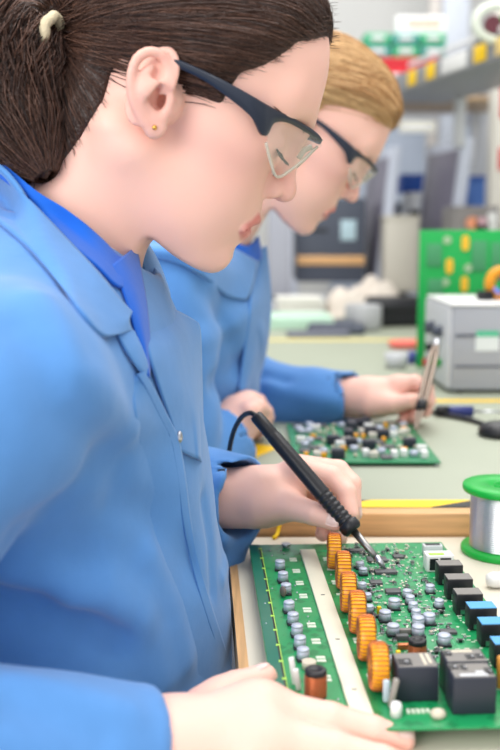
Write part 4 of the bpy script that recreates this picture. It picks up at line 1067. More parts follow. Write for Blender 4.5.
def make_glasses(H, base, label):
    col = lambda L: [(tuple(H1.px(*a, s)), tuple(H1.px(*b, s))) for a, b, s in L]
    W = lambda pts: [H.wld(p) for p in pts]
    g = empty('safety_glasses', base, (0, 0, 0), label, 'glasses'); off = V(*base)
    T_, B_ = mirror_rows(col(FR)); M_ = [tuple((np.array(a)+np.array(b))/2+np.array([0, 0, .0015 if a[2] > 0 else -.0015])) for a, b in zip(T_, B_)]
    vf = sheet([W(T_), W(M_), W(B_)], 5, .0030*H.sc); sobj('frame', (vf[0]-off, vf[1]), m_frame, g)
    T_, B_ = mirror_rows(col(LN)); M_ = [tuple((np.array(a)+np.array(b))/2+np.array([.0025, 0, .001 if a[2] > 0 else -.001])) for a, b in zip(T_, B_)]
    vf = sheet([W(T_), W(M_), W(B_)], 6, .0016*H.sc); o = sobj('lens', (vf[0]-off, vf[1]), m_lens, g)
    bt = crom(W(B_), 6)-off; MB().tube([tuple(x) for x in bt], .0011*H.sc, n=8).build('lens_rim', m_lensrim, g)
    np_ = [H.wld(H1.px(296, 150, s)) for s in (.012, -.012)]
    m = MB()
    for s in (1, -1): m.tube([tuple(H.wld(H1.px(x, y, s*z))-off) for x, y, z in ((311, 147, .008), (304, 150, .011), (299, 158, .014))], .0022*H.sc, n=8)
    m.build('nose_pad', m_lensrim, g)
    return g
def face_hairs(H, parent, off, mb, n_brow, seed):
    rs = np.random.default_rng(seed); base = lambda q: head_sdf(q, ear=False)
    for sgn in (1, -1):
        P = []
        for k in range(n_brow):
            t = k/n_brow; c = np.array([.107-.022*t, .031+.003*math.sin(3*t)+rs.uniform(-.0022, .0022), sgn*(.012+.034*t)]); e = c+np.array([-.006*t-.001, .0015-.003*t, sgn*.0065])
            P.append([c+(e-c)*u for u in np.linspace(0, 1, 5)])
        P = np.array(P); fl = P.reshape(-1, 3)
        for _ in range(6): q = fl.astype(np.float32); fl = fl-grad(base, q, .001)*np.clip(base(q)-.0003, -.01, .01)[:, None]
        P = fl.reshape(P.shape); vf = tubes(H.wld(fl).reshape(P.shape), .0003*H.sc); sobj('eyebrow', (vf[0]-off, vf[1]), mb, parent)
        P = []
        for k in range(40):
            t = k/40; c = np.array([eyec[0]+.0045-.005*t, eyec[1]-.0035, sgn*(.024+.021*t)]); e = c+np.array([.0085-.002*t, -.0045+rs.uniform(-.001, .001), sgn*(-.002+.006*t)])
            P.append([c, c*.6+e*.4+np.array([.0006, -.0012, 0]), e])
        P = np.array(P); vf = tubes(H.wld(P.reshape(-1, 3)).reshape(P.shape), np.array([[.0006, .0005, .0002]])*H.sc); sobj('eyelashes', (vf[0]-off, vf[1]), m_black, parent)
# ------------------------------------------------------------------ dark haired person (near)
shN = V(-.148, .578, .955); elN = V(-.285, .445, .805); wrN = at(140, 754, .540)
shF = V(-.165, .945, .955); elF = V(-.20, 1.03, .80); wrF = at(226, 497, .895)
P1 = empty('person', (-.17, .77, 0), (0, 0, 0), 'dark haired person in a blue lab coat and safety glasses soldering a circuit board', 'person')
def P1loc(v): return np.asarray(v)-V(-.17, .77, 0)
# hands
iron_tip = onz(385.5, 568.5, ZT+.0025); iron_end = at(257, 417, .875)
handF_palm = [(A(196, 497, .90), A(232, 498, .893), .028, .0245), (A(232, 498, .893), A(262, 497, .886), .0245, .0235), (A(262, 492, .890), A(297, 478, .898), .0235, .0150), (A(258, 503, .885), A(290, 505, .882), .020, .0150)]
thumbF = fing((262, 506, .874, .0155), (290, 506, .862, .0130), (314, 513.5, .847, .0100), (336, 521.5, .838, .0086))
idxF = fing((296, 470, .890, .0130), (331, 477, .884, .0100), (346, 492, .874, .0090), (350, 514, .863, .0078))
midF = fing((298, 468, .906, .0130), (338, 471, .900, .0102), (351, 484, .890, .0092), (353, 514, .878, .0080))
rinF = fing((296, 476, .922, .0120), (330, 488, .922, .0098), (342, 512, .908, .0088), (339, 538, .893, .0080))
pinF = fing((290, 488, .930, .0110), (316, 504, .930, .0085), (326, 522, .918, .0078), (323, 534, .905, .0072))
hv = [hand_mesh(handF_palm, [thumbF, idxF, midF, rinF, pinF])]
handN_palm = [(A(118, 755, .535), A(165, 744, .542), .0240, .0245), (A(165, 744, .542), A(255, 717, .557), .0245, .0190), (A(165, 758, .535), A(262, 750, .540), .0230, .0165), (A(190, 738, .560), A(222, 703, .592), .020, .0145), (A(255, 716, .557), A(262, 748, .537), .0180, .0160)]
thumbN = fing((205, 714, .585, .0160), (238, 689, .603, .0115), (264, 677.5, .612, .0088))
idxN = fing((268, 712, .560, .0140), (330, 720, .552, .0102), (372, 731, .551, .0090), (402, 740, .552, .0078))
midN = fing((268, 738, .542, .0140), (335, 750, .534, .0106), (382, 762, .530, .0094), (414, 771, .530, .0080))
rinN = fing((262, 765, .535, .0135), (325, 782, .525, .0102), (365, 795, .518, .0090), (392, 804, .513, .0078))
pinN = fing((245, 786, .518, .0120), (300, 812, .508, .0088), (330, 826, .502, .0080), (352, 836, .498, .0070))
hv.append(hand_mesh(handN_palm, [thumbN, idxN, midN, rinN, pinN]))
nails1 = [nail(*thumbF, side=(.1, -1, .35), w=.0068, l=.012), nail(*midF, side=(1, -.3, .2), w=.005, l=.009), nail(*idxN, side=(.05, -.25, 1)), nail(*thumbN, side=(0, .35, 1), w=.0068), nail(*midN, side=(.05, -.25, 1))]
# head + neck + chest in one skin
nb = H1.wld(nk1)
def skin1(p):
    q = H1.loc(p).astype(np.float32)
    d = head_sdf(q)
    c = ell(p, (-.165, .77, .93), (.09, .15, .13)); c = smin(c, cone(p, nb, (-.16, .77, .95), .052, .08), .03)
    d = smin(d, c, .02)
    return d
v1, f1 = surf(skin1, (-.31, .60, .80), (.09, .94, 1.32), .0019); v1 = relax(skin1, v1, 1)
# forearms, upper arms and trunk inside the clothes
def limbs(shN, elN, wrN, shF, elF, wrF, trunk):
    def f(p):
        d = chain(p, [shN, elN, wrN], [.045, .040, .026], .01); d = np.minimum(d, chain(p, [shF, elF, wrF], [.045, .040, .025], .01))
        for c, r in trunk: d = smin(d, ell(p, c, r), .03)
        return d
    return f
lf = limbs(shN, elN, wrN, shF, elF, wrF, [((-.17, .77, .86), (.095, .16, .17)), ((-.17, .77, .66), (.10, .15, .17)), ((-.19, .77, .50), (.12, .17, .12))])
lv = surf(lf, (-.40, .38, .35), (.06, 1.12, 1.06), .008)
# legs, seated: thighs forward under the bench, shanks down
def legs(x0, y0):
    def f(p):
        d = None
        for s in (-1, 1):
            e = chain(p, [(x0, y0+s*.09, .50), (x0+.38, y0+s*.11, .50), (x0+.36, y0+s*.11, .10), (x0+.50, y0+s*.12, .045)], [.085, .062, .042, .035], .03)
            d = e if d is None else np.minimum(d, e)
        return d
    return f
lg = legs(-.20, .77); lgv = surf(lg, (-.36, .50, -.02), (.42, 1.04, .64), .010)
V1, F1 = joinvf([(v1, f1)]+hv+[lv]+nails1)
mi = np.zeros(len(F1), int)
mi[len(F1)-sum(len(n[1]) for n in nails1):] = 2
body1 = sobj('body', (P1loc(V1), F1), [m_skin, m_lip, m_nail], P1, mi)
tn = np.zeros(len(V1)); tn[:len(v1)] = skin_tint(H1.loc(v1.astype(np.float32)).astype(np.float32)); set_attr(body1, 'tint', tn)
m_trs = cloth_mat('trouser_cloth', (52, 60, 84)); sobj('trousers', (P1loc(lgv[0]), lgv[1]), m_trs, P1)
# --- coat
def coat1(p):
    d = ell(p, (-.162, .77, .900), (.124, .185, .165))
    d = smin(d, ell(p, (-.165, .77, .72), (.150, .185, .22)), .05)
    d = smin(d, ell(p, (-.19, .77, .52), (.17, .20, .12)), .05)
    d = smin(d, cone(p, shN+V(0, .02, 0), shF-V(0, .02, 0), .066, .066), .05)
    d = smin(d, cone(p, (-.155, .77, 1.005), (-.165, .70, .97), .062, .07), .04)
    d = smin(d, cone(p, (-.155, .77, 1.005), (-.165, .84, .97), .062, .07), .04)
    arm = chain(p, [shN, elN], [.066, .062], .01)
    far = chain(p, [shF, elF, wrF+(wrF-elF)*.10], [.064, .060, .0395], .02)
    far = smin(far, cone(p, at(200, 505, .90), at(226, 588, .880), .034, .020), .03)
    fo = chain(p, [elN, wrN+(elN-wrN)*.02], [.066, .040], .01)
    def cut(sl, w_, e_, r, ex=.006):
        ax = (w_-e_)/np.linalg.norm(w_-e_); sd = (p-w_.astype(np.float32))@ax.astype(np.float32)
        sl = smax(sl, sd-ex, .003)
        return smax(sl, -cone(p, w_-ax*.05, w_+ax*.06, r, r+.002), .003)
    far = cut(far, wrF, elF, .0345, .021); fo = cut(fo, wrN, elN, .0310)
    d = smin(d, arm, .012)
    # folds
    dd = np.minimum(np.minimum(d, far), fo); m = dd < .02
    dsp = np.zeros(len(p), dtype=np.float32)
    if m.any():
        pm = p[m]; t = pm.astype(np.float64); x = np.zeros(len(pm))
        for pts, w, a in FOLDS1: x += crease(pm, pts, w, a)
        x += .0012*np.sin(t[:, 0]*60+t[:, 2]*38+2*np.sin(t[:, 1]*21))*np.sin(t[:, 2]*47-t[:, 1]*30+1.)
        dsp[m] = x
    d = smin(smin(d, far, .006), smin(fo, d, .012), .001)
    d = d-dsp
    # hollow neck
    return smax(d, -cone(p, H1.wld((nk0[0], nk0[1], 0)), nb+(nb-H1.wld((nk0[0], nk0[1], 0)))*.30, .066, .068), .006)
FOLDS1 = []
def fold(px_pts, w, a): 
    """a soft ridge (a>0) or crease (a<0) along a line on the coat"""
    P = []
    for x, y in px_pts:
        Y = shell_hit(coat1, x, y)
        if Y: P.append(at(x, y, Y))
    if len(P) > 1: NEWF.append((P, w, a))
NEWF = []
fold([(-5, 594), (40, 604), (85, 618), (120, 636)], .011, -.016)      # deep fold above the forearm
fold([(0, 578), (45, 585), (95, 600), (130, 622)], .014, .010)
fold([(70, 600), (105, 590), (135, 605), (150, 640), (160, 680)], .014, .009)
fold([(150, 560), (170, 610), (182, 660)], .014, .007)
fold([(95, 470), (60, 505), (20, 535)], .016, -.007)
fold([(40, 300), (75, 370), (130, 430)], .012, .005)
fold([(20, 330), (60, 410), (120, 470)], .014, -.005)
fold([(120, 500), (160, 520), (185, 560)], .014, -.006)
fold([(205, 500), (212, 545), (214, 590)], .008, -.004)
fold([(222, 480), (226, 530), (222, 580)], .007, .003)
fold([(20, 680), (70, 690), (130, 710)], .010, .003)
fold([(10, 705), (60, 722), (100, 740)], .010, -.003)
FOLDS1 = NEWF
cv, cf = surf(coat1, (-.42, .36, .42), (.08, 1.14, 1.12), .0042); cv = relax(coat1, cv, 1)
# coat details lying on the cloth
def on1(x, y, off=.003, fb=.78):
    Y = shell_hit(coat1, x, y)
    if Y is None: Y = fb
    return at(x, y, Y-off)
def sheet_px(rows, fn=on1, n=5, th=.0022): return sheet([[fn(*p) for p in r] for r in rows], n, th)
coat_o = sobj('lab_coat', (P1loc(cv), cf), m_coat, P1)
def add_sheet(name, vf, m, parent=None): 
    o = sobj(name, (P1loc(vf[0]), vf[1]), m, parent if parent is not None else coat_o); return o
# near collar leaf: inner edge (towards the neck), crest, outer edge
ci = [(-25, 150, .72), (4, 170, .705), (30, 201, .695), (62, 235, .69), (96, 271, .695), (118, 298, .71), (131, 313, .72)]
cm = [(-30, 182), (0, 196), (27, 224), (58, 262), (86, 298), (108, 318), (128, 322)]
ce = [(-40, 205), (-2, 222), (28, 247), (56, 280), (80, 312), (103, 336), (131, 330)]
def neckC(x, y, Y):
    h = shell_hit(coat1, x, y); return at(x, y, min(Y, h-.007) if h else Y)
rows = [[neckC(x, y, Y-.004) for x, y, Y in ci], [on1(x, y, .011) for x, y in cm], [on1(x, y, .0045) for x, y in ce]]
add_sheet('collar', sheet(rows, 6, .003), m_coat)
# shirt: stand collar round the neck and the strip showing in the open coat
def neckY(x, y, Y):
    h = shell_hit(coat1, x, y); return at(x, y, min(Y, h-.004) if h else Y)
st = [(-14, 156, .735), (6, 166, .713), (35, 190, .699), (70, 212, .692), (100, 238, .696), (117, 255, .710), (128, 257, .735), (136, 244, .765)]
shirt = add_sheet('shirt', sheet([[neckY(x, y, Y) for x, y, Y in st], [neckY(x-1, y+(16 if x > 50 else 8), Y-.002) for x, y, Y in st], [neckY(x-2, y+(30 if x > 50 else 14), Y) for x, y, Y in st]], 6, .0022), m_shirt, P1)
f1c = [(111, 266), (120, 285), (127, 305), (133, 325), (140, 350), (146, 376)]; f2c = [(136, 246), (140, 268), (144, 290), (147, 312), (149, 340), (149, 378)]
add_sheet('shirt_front', sheet([[on1(x, y, .004, .735) for x, y in f1c], [on1((a[0]+b[0])/2, (a[1]+b[1])/2, .010, .735) for a, b in zip(f1c, f2c)], [on1(x, y, .003, .765) for x, y in f2c]], 5, .002), m_shirt, shirt)
add_sheet('shirt_collar_point', sheet([[at(117, 262, .708), at(126, 280, .712), at(133, 300, .722)], [at(127, 262, .725), at(133, 280, .728), at(137, 296, .732)], [at(136, 246, .755), at(139, 262, .75), at(141, 283, .745)]], 5, .002), m_shirt, shirt)
# far collar leaf and far lapel
add_sheet('collar', sheet([[at(137, 243, .79), at(141, 262, .785), at(146, 284, .78), at(150, 300, .772)], [at(143, 241, .80), at(151, 262, .80), at(159, 283, .80), at(163, 297, .795)], [at(147, 243, .82), at(158, 263, .82), at(168, 290, .82), at(169, 299, .81)]], 5, .0025), m_coat)
lap = [[at(139, 300, .742), at(150, 304, .752), at(168, 308, .765), at(184, 315, .778), at(197.5, 323, .79)],
       [on1(146, 345, .006, .74), on1(160, 343, .008, .745), on1(176, 340, .009, .755), on1(190, 338, .009, .77), at(200, 336, .79)],
       [on1(158, 385, .006), on1(170, 385, .009), on1(182, 385, .010), on1(193, 386, .009), at(201.5, 390, .785)],
       [on1(170, 420, .005), on1(180, 422, .007), on1(190, 424, .008), on1(197, 426, .007), at(202.5, 430, .782)],
       [on1(181, 452, .003), on1(188, 455, .005), on1(194, 458, .005), on1(199, 460, .004), at(203.5, 472, .780)]]
add_sheet('lapel', sheet(lap, 5, .0022), m_coat)
# near lapel flap and the overlapping front edge with its snap button
add_sheet('lapel', sheet([[on1(116, 332, .003), on1(126, 331, .005), on1(133, 331, .006)], [on1(124, 348, .004), on1(133, 347, .008), on1(140, 346, .010)], [on1(134, 364, .004), on1(140, 366, .008), on1(146, 362, .010)], [on1(141, 373, .004), on1(144, 375, .006), on1(147, 374, .008)]], 5, .0022), m_coat)
edge = [(143, 372), (152, 386), (165, 412), (178, 440), (185, 480), (190, 520), (198, 560), (209, 600), (222, 640), (235, 680)]
add_sheet('front_edge', sheet([[on1(x, y, .0080) for x, y in edge], [on1(x-5-7*min(1, i/2), y+2, .0042) for i, (x, y) in enumerate(edge)], [on1(x-10-32*min(1, i/3), y+6, -.0045) for i, (x, y) in enumerate(edge)]], 5, .0022), m_coat)
add_sheet('stitching', tubes(np.array([crom([on1(x-7, y+1, .0070) for x, y in edge], 6)]), .0006, 6), m_thread)
bt = on1(179, 437, .008); MB().sph((0, 0, 0), .0045, (.6, 1, 1), 16).build('snap_button', m_steel, coat_o, None, tuple(P1loc(bt)))
# hair
HP = [H1.px(x, y, s)[:2] for x, y, s in [(345, 36, 0), (329, 42.5, 0), (312, 45, .03), (297, 46, .045), (284, 56, .055), (265, 67, .062), (241, 74, .068), (229, 90, .07), (222, 104, .072), (210, 100, .074), (197, 91, .075), (184, 80, .075), (170, 64, .076), (158, 50, .077), (143, 46, .077), (128, 47, .076), (115, 54, .074), (107, 72, .072), (101, 98, .068), (90, 120, .062), (74, 146, .055), (56, 170, .05), (20, 190, .04), (-60, 180, 0), (-130, 0, 0), (60, -220, 0), (345, -160, 0)]]
def thick1(q):
    f = np.clip((q[:, 0]-.06)/.05, 0, 1); return .0075-.0035*f
tie1 = H1.px(56, 32, .012)
m_hair1 = hairmat('dark_brown_hair', (36, 24, 22), (112, 80, 66))
cap, strd, rnd = scalp_hair(H1, np.array(HP), thick1, tie1, 8200, 3)
hair1 = sobj('hair', (P1loc(cap[0]), cap[1]), m_hair1, P1); set_attr(hair1, 'strand', np.full(len(cap[0]), .18))
so1 = sobj('hair_strands', (P1loc(strd[0]), strd[1]), m_hair1, hair1); set_attr(so1, 'strand', rnd)
tc = [at(*p) for p in [(58, 34, .765), (46, 14, .762), (24, 22, .757), (13, 62, .748), (16, 102, .738), (28, 138, .726), (46, 176, .715)]]
(tv, tf), trn, core = tail_hair(tc, [.010, .024, .034, .041, .040, .031, .008], 2600, 5)
cvf = surf(core, (-.36, .66, 1.0), (-.08, .86, 1.36), .004)
tail = sobj('ponytail', (P1loc(cvf[0]), cvf[1]), m_hair1, P1); set_attr(tail, 'strand', np.full(len(cvf[0]), .12))
ts = sobj('ponytail_strands', (P1loc(tv), tf), m_hair1, tail); set_attr(ts, 'strand', trn)
tb = MB(); c0 = at(51, 33, .733); ax = Vector((-.9, .15, .30)).normalized(); RM = ax.to_track_quat('Z', 'Y').to_matrix()
tb.tube([tuple(Vector(P1loc(c0))+RM @ Vector((.0125*math.cos(a), .0115*math.sin(a), .0008*math.sin(5*a)))) for a in np.linspace(0, 2*math.pi, 33)[:-1]], .0040, n=10, closed=True)
tb.build('hair_tie', mat('hair_tie_cream', (214, 200, 168), .8, bump=.5, bscale=400), tail)
face_hairs(H1, P1, V(-.17, .77, 0), mat('brow_hair', (58, 40, 34), .6), 120, 4)
make_glasses(H1, tuple(at(300, 130, .77)), 'clear wraparound safety glasses with dark frame on the dark haired person')
ea = H1.wld((lobe[0], lobe[1]-.001, .0775+.42*max(-.02, .012-lobe[0])+.0052))
o = MB().sph((0, 0, 0), .0019, n=14).build('earring', m_gold, None, None, tuple(ea)); tag(o, 'tiny gold stud earring in the dark haired person’s ear', 'earring')
# ------------------------------------------------------------------ soldering iron
ax = V(*iron_tip)-V(*iron_end); IL = np.linalg.norm(ax); ax /= IL
qd = Vector(ax).to_track_quat('Z', 'Y'); hl = np.linalg.norm(at(352, 527, .853)-iron_end)
I = empty('soldering_iron', tuple(iron_end), (0, 0, 0), 'black pen shaped soldering iron held over the large circuit board', 'soldering iron'); I.rotation_mode = 'QUATERNION'; I.rotation_quaternion = qd
pr = [(0, -.002), (.0052, -.002), (.0060, 0), (.0063, .02), (.0060, .021), (.0066, .024), (.0070, .06), (.0072, hl*.70)]
for k in range(6):
    z = hl*.70+(hl*.24)*(k/6); pr += [(.0072, z+.0005), (.0066, z+.0015), (.0066, z+.0028), (.0073, z+.0038)]
pr += [(.0068, hl*.95), (.0062, hl*.955), (0, hl*.955)]
MB().lathe(pr, n=28).build('handle', mat('iron_black', (34, 34, 38), .35), I)
MB().lathe([(0, hl*.945), (.0075, hl*.945), (.0092, hl*.96), (.0092, hl*1.005), (.0075, hl*1.025), (0, hl*1.025)], n=28).build('collar', m_black, I)
MB().lathe([(0, hl*1.02), (.0033, hl*1.02), (.0030, IL-.016), (.0024, IL-.012), (0, IL-.012)], n=20).build('shaft', mat('dull_steel', (150, 148, 146), .35, 1.), I)
MB().lathe([(0, IL-.013), (.0030, IL-.013), (.0026, IL-.005), (.0008, IL), (0, IL)], n=20).build('tip', m_steel, I)
inv = qd.to_matrix().inverted()
cbw = crom([at(257.5, 417.5, .875), at(251, 413, .880), at(243, 416, .895), at(236, 426, .91), at(231, 441, .925), at(228, 462, .945), at(226, 490, .96), at(225, 540, .965)], 6)
MB().tube([tuple(inv @ (Vector(x)-Vector(iron_end))) for x in cbw], .0024, n=10).build('cable', m_black, I)
cb2 = crom([on1(231, 606, .006), on1(232, 625, .006), on1(233, 650, .006), on1(235, 690, .006)], 5)
# ------------------------------------------------------------------ blonde person (behind)
O2 = V(-.11, 1.35, 0)
P2 = empty('person', tuple(O2), (0, 0, 0), 'blonde person in a blue lab coat and safety glasses working at the second bench', 'person')
def P2loc(v): return np.asarray(v)-O2
s2N = V(-.105, 1.18, .985); e2N = at(172, 492, 1.13); w2N = at(226, 436, 1.20)
s2F = V(-.105, 1.53, .985); e2F = at(238, 398, 1.50); w2F = at(352, 399, 1.415)
hA_palm = [(A(325, 398, 1.43), A(355, 398, 1.412), .028, .026), (A(355, 398, 1.412), A(372, 398, 1.40), .026, .025), (A(372, 394, 1.41), A(398, 388, 1.405), .024, .017), (A(370, 404, 1.39), A(392, 405, 1.385), .020, .015)]
thA = fing((372, 404, 1.385, .0155), (392, 404, 1.372, .0125), (409, 401, 1.365, .0100), (424, 399, 1.368, .0088))
ixA = fing((398, 385, 1.40, .0130), (415, 382, 1.395, .0105), (427, 388, 1.385, .0092), (430, 402, 1.378, .0080))
mdA = fing((398, 388, 1.415, .0130), (418, 390, 1.415, .0105), (429, 400, 1.40, .0092), (426, 412, 1.39, .0082))
rgA = fing((394, 396, 1.425, .0125), (412, 402, 1.425, .0100), (420, 411, 1.41, .0088), (414, 418, 1.395, .0080))
pkA = fing((388, 402, 1.43, .0115), (402, 410, 1.43, .0090), (408, 417, 1.415, .0080), (402, 421, 1.40, .0074))
hB_palm = [(A(208, 452, 1.17), A(230, 430, 1.205), .027, .026), (A(230, 430, 1.205), A(240, 418, 1.225), .026, .026), (A(240, 414, 1.225), A(248, 406, 1.245), .024, .018), (A(238, 424, 1.215), A(252, 416, 1.235), .020, .016)]
thB = fing((240, 422, 1.20, .0155), (250, 412, 1.195, .0125), (258, 407, 1.215, .0100), (263, 410, 1.235, .0088))
ixB = fing((248, 402, 1.24, .0130), (258, 402, 1.265, .0105), (266, 412, 1.275, .0092), (264, 424, 1.270, .0082))
mdB = fing((250, 404, 1.26, .0130), (260, 406, 1.285, .0105), (267, 417, 1.295, .0092), (264, 428, 1.290, .0082))
rgB = fing((247, 410, 1.275, .0125), (257, 414, 1.30, .0100), (262, 424, 1.31, .0088), (258, 433, 1.30, .0080))
pkB = fing((244, 416, 1.285, .0115), (252, 421, 1.31, .0090), (256, 430, 1.315, .0080), (251, 437, 1.305, .0074))
hv2 = [hand_mesh(hA_palm, [thA, ixA, mdA, rgA, pkA], .0019), hand_mesh(hB_palm, [thB, ixB, mdB, rgB, pkB], .0019)]
nb2 = H2.wld(nk1*np.array([.92, 1, 1]))
def skin2(p):
    q = H2.loc(p).astype(np.float32); d = head_sdf(q)
    c = ell(p, (-.12, 1.35, .93), (.09, .15, .13)); c = smin(c, cone(p, nb2, (-.12, 1.35, .95), .052, .08), .03)
    return smin(d, c, .02)
v2, f2 = surf(skin2, (-.30, 1.17, .80), (.21, 1.52, 1.36), .0026); v2 = relax(skin2, v2, 1)
lf2 = limbs(s2N, e2N, w2N, s2F, e2F, w2F, [((-.12, 1.35, .86), (.095, .16, .17)), ((-.12, 1.35, .66), (.10, .15, .17)), ((-.14, 1.35, .50), (.12, .17, .12))])
lv2 = surf(lf2, (-.32, 1.0, .35), (.2, 1.68, 1.08), .008)
lg2 = legs(-.18, 1.35); lgv2 = surf(lg2, (-.34, 1.06, -.02), (.44, 1.64, .64), .010)
nl2 = [nail(*thA, side=(.1, -1, .5), w=.0065), nail(*ixB, side=(.9, .1, .5))]
VB, FB = joinvf([(v2, f2)]+hv2+[lv2]+nl2); mi = np.zeros(len(FB), int); mi[len(FB)-sum(len(n[1]) for n in nl2):] = 1
body2 = sobj('body', (P2loc(VB), FB), [m_skin, m_nail], P2, mi)
tn = np.zeros(len(VB)); tn[:len(v2)] = skin_tint(H2.loc(v2.astype(np.float32)).astype(np.float32)); set_attr(body2, 'tint', tn)
sobj('trousers', (P2loc(lgv2[0]), lgv2[1]), m_trs, P2)
nkA = H2.wld((nk0[0], nk0[1], 0))
def coat2(p):
    d = ell(p, (-.115, 1.36, .915), (.135, .185, .165))
    d = smin(d, ell(p, (-.12, 1.36, .72), (.135, .18, .22)), .05)
    d = smin(d, ell(p, (-.14, 1.36, .52), (.17, .20, .12)), .05)
    d = smin(d, cone(p, s2N+V(0, .02, 0), s2F-V(0, .02, 0), .060, .060), .05)
    d = smin(d, cone(p, (-.11, 1.36, 1.02), (-.11, 1.28, .99), .060, .066), .04)
    d = smin(d, cone(p, (-.11, 1.36, 1.02), (-.11, 1.44, .99), .060, .066), .04)
    nr = chain(p, [s2N, e2N], [.064, .058], .01)
    f1_ = chain(p, [e2N, w2N], [.056, .043], .01)
    fr = chain(p, [s2F, e2F, w2F-V(.0, 0, 0)], [.062, .060, .041], .03)
    def cut(sl, w_, e_, r):
        ax = (w_-e_)/np.linalg.norm(w_-e_); sd = (p-w_.astype(np.float32))@ax.astype(np.float32)
        sl = smax(sl, sd-.004, .003); return smax(sl, -cone(p, w_-ax*.05, w_+ax*.06, r, r+.002), .003)
    fr = cut(fr, w2F, e2F, .0345); f1_ = cut(f1_, w2N, e2N, .036)
    d = smin(d, nr, .015)
    dd = np.minimum(np.minimum(d, fr), f1_); m = dd < .02; x = np.zeros(len(p), dtype=np.float32)
    if m.any():
        t = p[m].astype(np.float64); y = .0022*np.sin(t[:, 0]*48+t[:, 2]*52+2*np.sin(t[:, 1]*19))*np.sin(t[:, 2]*33-t[:, 0]*41+1.)
        for pts, w, a in FOLDS2: y += crease(p[m], pts, w, a)
        x[m] = y
    d = smin(smin(d, fr, .010), smin(f1_, d, .010), .001)-x
    return smax(d, -cone(p, nkA, nb2+(nb2-nkA)*.25, .060, .058), .006)
FOLDS2 = []
NEW2 = []
def fold2(px_pts, w, a):
    P = [at(x, y, Y) for x, y in px_pts for Y in [shell_hit(coat2, x, y, .9, 1.8)] if Y]
    if len(P) > 1: NEW2.append((P, w, a))
fold2([(205, 290), (225, 330), (240, 360)], .016, -.006); fold2([(200, 340), (225, 330), (255, 300)], .014, .006)
fold2([(215, 385), (235, 370), (255, 350)], .014, -.007); fold2([(270, 385), (300, 395), (330, 400)], .012, .005); fold2([(262, 375), (285, 382)], .010, -.005)
FOLDS2 = NEW2
cv2, cf2 = surf(coat2, (-.34, .98, .42), (.20, 1.72, 1.12), .0050); cv2 = relax(coat2, cv2, 1)
coat_o2 = sobj('lab_coat', (P2loc(cv2), cf2), m_coat, P2)
def on2(x, y, off=.004, fb=1.36):
    Y = shell_hit(coat2, x, y, .9, 1.8)
    return at(x, y, (Y or fb)-off)
def sh2(name, rows, m, parent, th=.003):
    vf = sheet(rows, 5, th); return sobj(name, (P2loc(vf[0]), vf[1]), m, parent)
# collar, lapel edge and shirt of the blonde person
sh2('shirt', [[at(x, y, Y) for x, y, Y in [(215, 228, 1.29), (232, 240, 1.29), (248, 246, 1.31), (258, 236, 1.35)]], [at(x, y+18, Y) for x, y, Y in [(212, 230, 1.285), (230, 242, 1.285), (247, 250, 1.305), (262, 240, 1.35)]]], m_shirt, P2)
sh2('collar', [[at(x, y, Y) for x, y, Y in [(150, 236, 1.25), (180, 234, 1.26), (208, 236, 1.27), (236, 250, 1.285), (258, 262, 1.33)]], [on2(x, y, .010) for x, y in [(148, 246), (178, 248), (206, 254), (234, 272), (252, 288)]], [on2(x, y, .005) for x, y in [(146, 256), (174, 262), (202, 276), (226, 296), (246, 300)]]], m_coat, coat_o2)
sh2('lapel', [[on2(x, y, .006, 1.38) for x, y in [(250, 262), (250, 300), (244, 350), (238, 392)]], [on2(x, y, .008, 1.38) for x, y in [(259, 250), (261, 300), (256, 350), (246, 394)]], [at(x, y, 1.385) for x, y in [(266, 246), (270.5, 300), (266, 350), (254, 396)]]], m_coat, coat_o2)
# hair
hx2 = lambda x, y, s=0.: H2.px(x, y, s)[:2]
HP2 = [hx2(*p) for p in [(402, 126), (397, 127, 0), (388, 129.5, .03), (376, 122, .045), (364, 113, .055), (350, 106, .064), (338, 103, .07), (326, 104, .074), (318, 112, .075), (312, 120, .076), (300, 108, .077), (288, 100, .077), (278, 103, .076), (266, 112, .073), (258, 128, .066), (250, 150, .058), (236, 168, .05), (200, 170, 0), (190, 60, 0), (280, -40, 0), (400, 20, 0), (425, 100, 0)]]
def thick2(q): return .0125-.001*np.clip((q[:, 0]-.06)/.05, 0, 1)
tie2 = H2.px(246, 84, .0)
m_hair2 = hairmat('blonde_hair', (168, 120, 74), (244, 208, 154), .42)
cap, strd, rnd = scalp_hair(H2, np.array(HP2), thick2, tie2, 3600, 8, .003, .0006)
hair2 = sobj('hair', (P2loc(cap[0]), cap[1]), m_hair2, P2); set_attr(hair2, 'strand', np.full(len(cap[0]), .45))
so2 = sobj('hair_strands', (P2loc(strd[0]), strd[1]), m_hair2, hair2); set_attr(so2, 'strand', rnd)
tc = [at(*p) for p in [(247, 84, 1.34), (234, 78, 1.34), (222, 92, 1.34), (218, 125, 1.335), (220, 160, 1.33), (224, 190, 1.325)]]
(tv, tf), trn, core = tail_hair(tc, [.010, .02, .026, .028, .022, .008], 700, 9)
cvf = surf(core, (-.12, 1.25, 1.0), (.06, 1.42, 1.32), .005)
tail2 = sobj('ponytail', (P2loc(cvf[0]), cvf[1]), m_hair2, P2); set_attr(tail2, 'strand', np.full(len(cvf[0]), .4))
ts2 = sobj('ponytail_strands', (P2loc(tv), tf), m_hair2, tail2); set_attr(ts2, 'strand', trn)
face_hairs(H2, P2, O2, mat('brow_hair_blonde', (150, 112, 84), .6), 90, 6)
def glasses2():
    # same pattern of glasses, worn by the blonde person: shape defined in head space
    global H1
    return None
base2 = tuple(H2.wld(H1.px(300, 130, 0)))
make_glasses(H2, base2, 'clear wraparound safety glasses with dark frame on the blonde person')
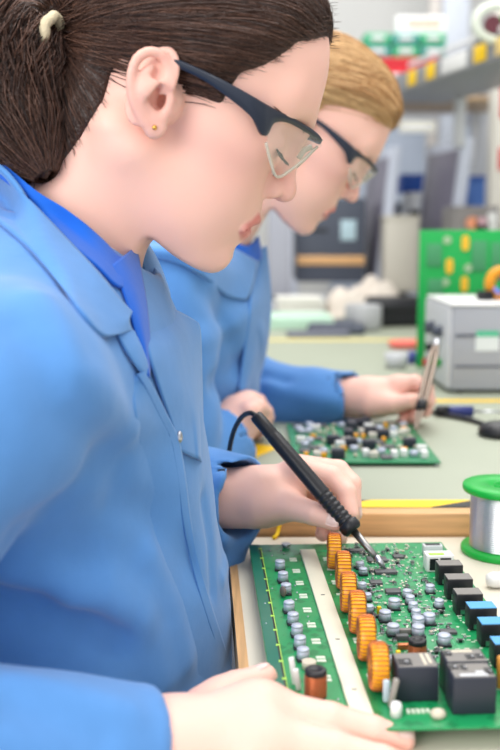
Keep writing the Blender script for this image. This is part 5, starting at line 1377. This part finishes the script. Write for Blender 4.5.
# tweezers in her right-hand fingers
t0 = at(437, 341, 1.405); t1 = onz(415.5, 430, Z2+.016)
ax2 = V(*t1)-V(*t0); TL = np.linalg.norm(ax2); q2 = Vector(ax2).to_track_quat('Z', 'Y')
TW = empty('tweezers', tuple(t0), (0, 0, 0), 'slim silver tweezers with dark tips held by the blonde person', 'tweezers'); TW.rotation_mode = 'QUATERNION'; TW.rotation_quaternion = q2
m_tw = mat('warm_dull_steel', (150, 136, 124), .35, .9)
for s in (1, -1):
    pts = [(s*.0012, 0, 0), (s*.004, 0, TL*.2), (s*.0040, 0, TL*.5), (s*.0032, 0, TL*.78), (s*.001, 0, TL)]
    MB().tube(crom(pts, 5), [.0028]*4+[.0038]*9+[.0030]*4+[.002, .0015, .0012, .0010], n=8).build('arm', m_tw, TW)
MB().box((0, 0, .004), (.008, .008, .012), .002).build('joint', m_steel, TW)
MB().lathe([(0, TL*.70), (.0072, TL*.70), (.0078, TL*.73), (.0072, TL*.79), (0, TL*.79)], n=20).build('dark_grip', m_black, TW)
# ------------------------------------------------------------------ light
w = bpy.data.worlds.new('world'); SC.world = w; w.use_nodes = True
w.node_tree.nodes['Background'].inputs[0].default_value = (.97, .98, 1.0, 1); w.node_tree.nodes['Background'].inputs[1].default_value = .86
def area(name, loc, target, sx, sy, e, c=(1, 1, 1)):
    l = bpy.data.lights.new(name, 'AREA'); l.shape = 'RECTANGLE'; l.size = sx; l.size_y = sy; l.energy = e; l.color = c
    o = bpy.data.objects.new(name, l); COL.objects.link(o); o.location = loc
    o.rotation_euler = (Vector(target)-Vector(loc)).to_track_quat('-Z', 'Y').to_euler(); return o
area('ceiling_lamp', (.3, 1.0, 2.75), (.2, 1.0, 0), 1.6, 1.6, 30, (1, .98, .95))
area('ceiling_lamp', (.6, 3.2, 2.85), (.5, 3.2, 0), 2.0, 1.4, 34, (1, .98, .95))
area('fill_light', (-1.6, -1.4, 1.9), (.0, .8, .95), 1.8, 1.5, 52, (1, .975, .95))  # soft fill added behind the camera to brighten the skin; no window there
# ------------------------------------------------------------------ camera and colour management
cam = bpy.data.cameras.new('camera'); co = bpy.data.objects.new('camera', cam); COL.objects.link(co)
co.location = CAM; co.rotation_euler = (math.pi/2-PIT, 0, 0)
cam.sensor_fit = 'VERTICAL'; cam.sensor_height = 36; cam.sensor_width = 24; cam.lens = 48; cam.clip_start = .02
cam.dof.use_dof = True; cam.dof.focus_distance = .78; cam.dof.aperture_fstop = 5.0
SC.camera = co
SC.view_settings.view_transform = 'Standard'; SC.view_settings.look = 'None'; SC.view_settings.gamma = 1; SC.view_settings.exposure = 0.25
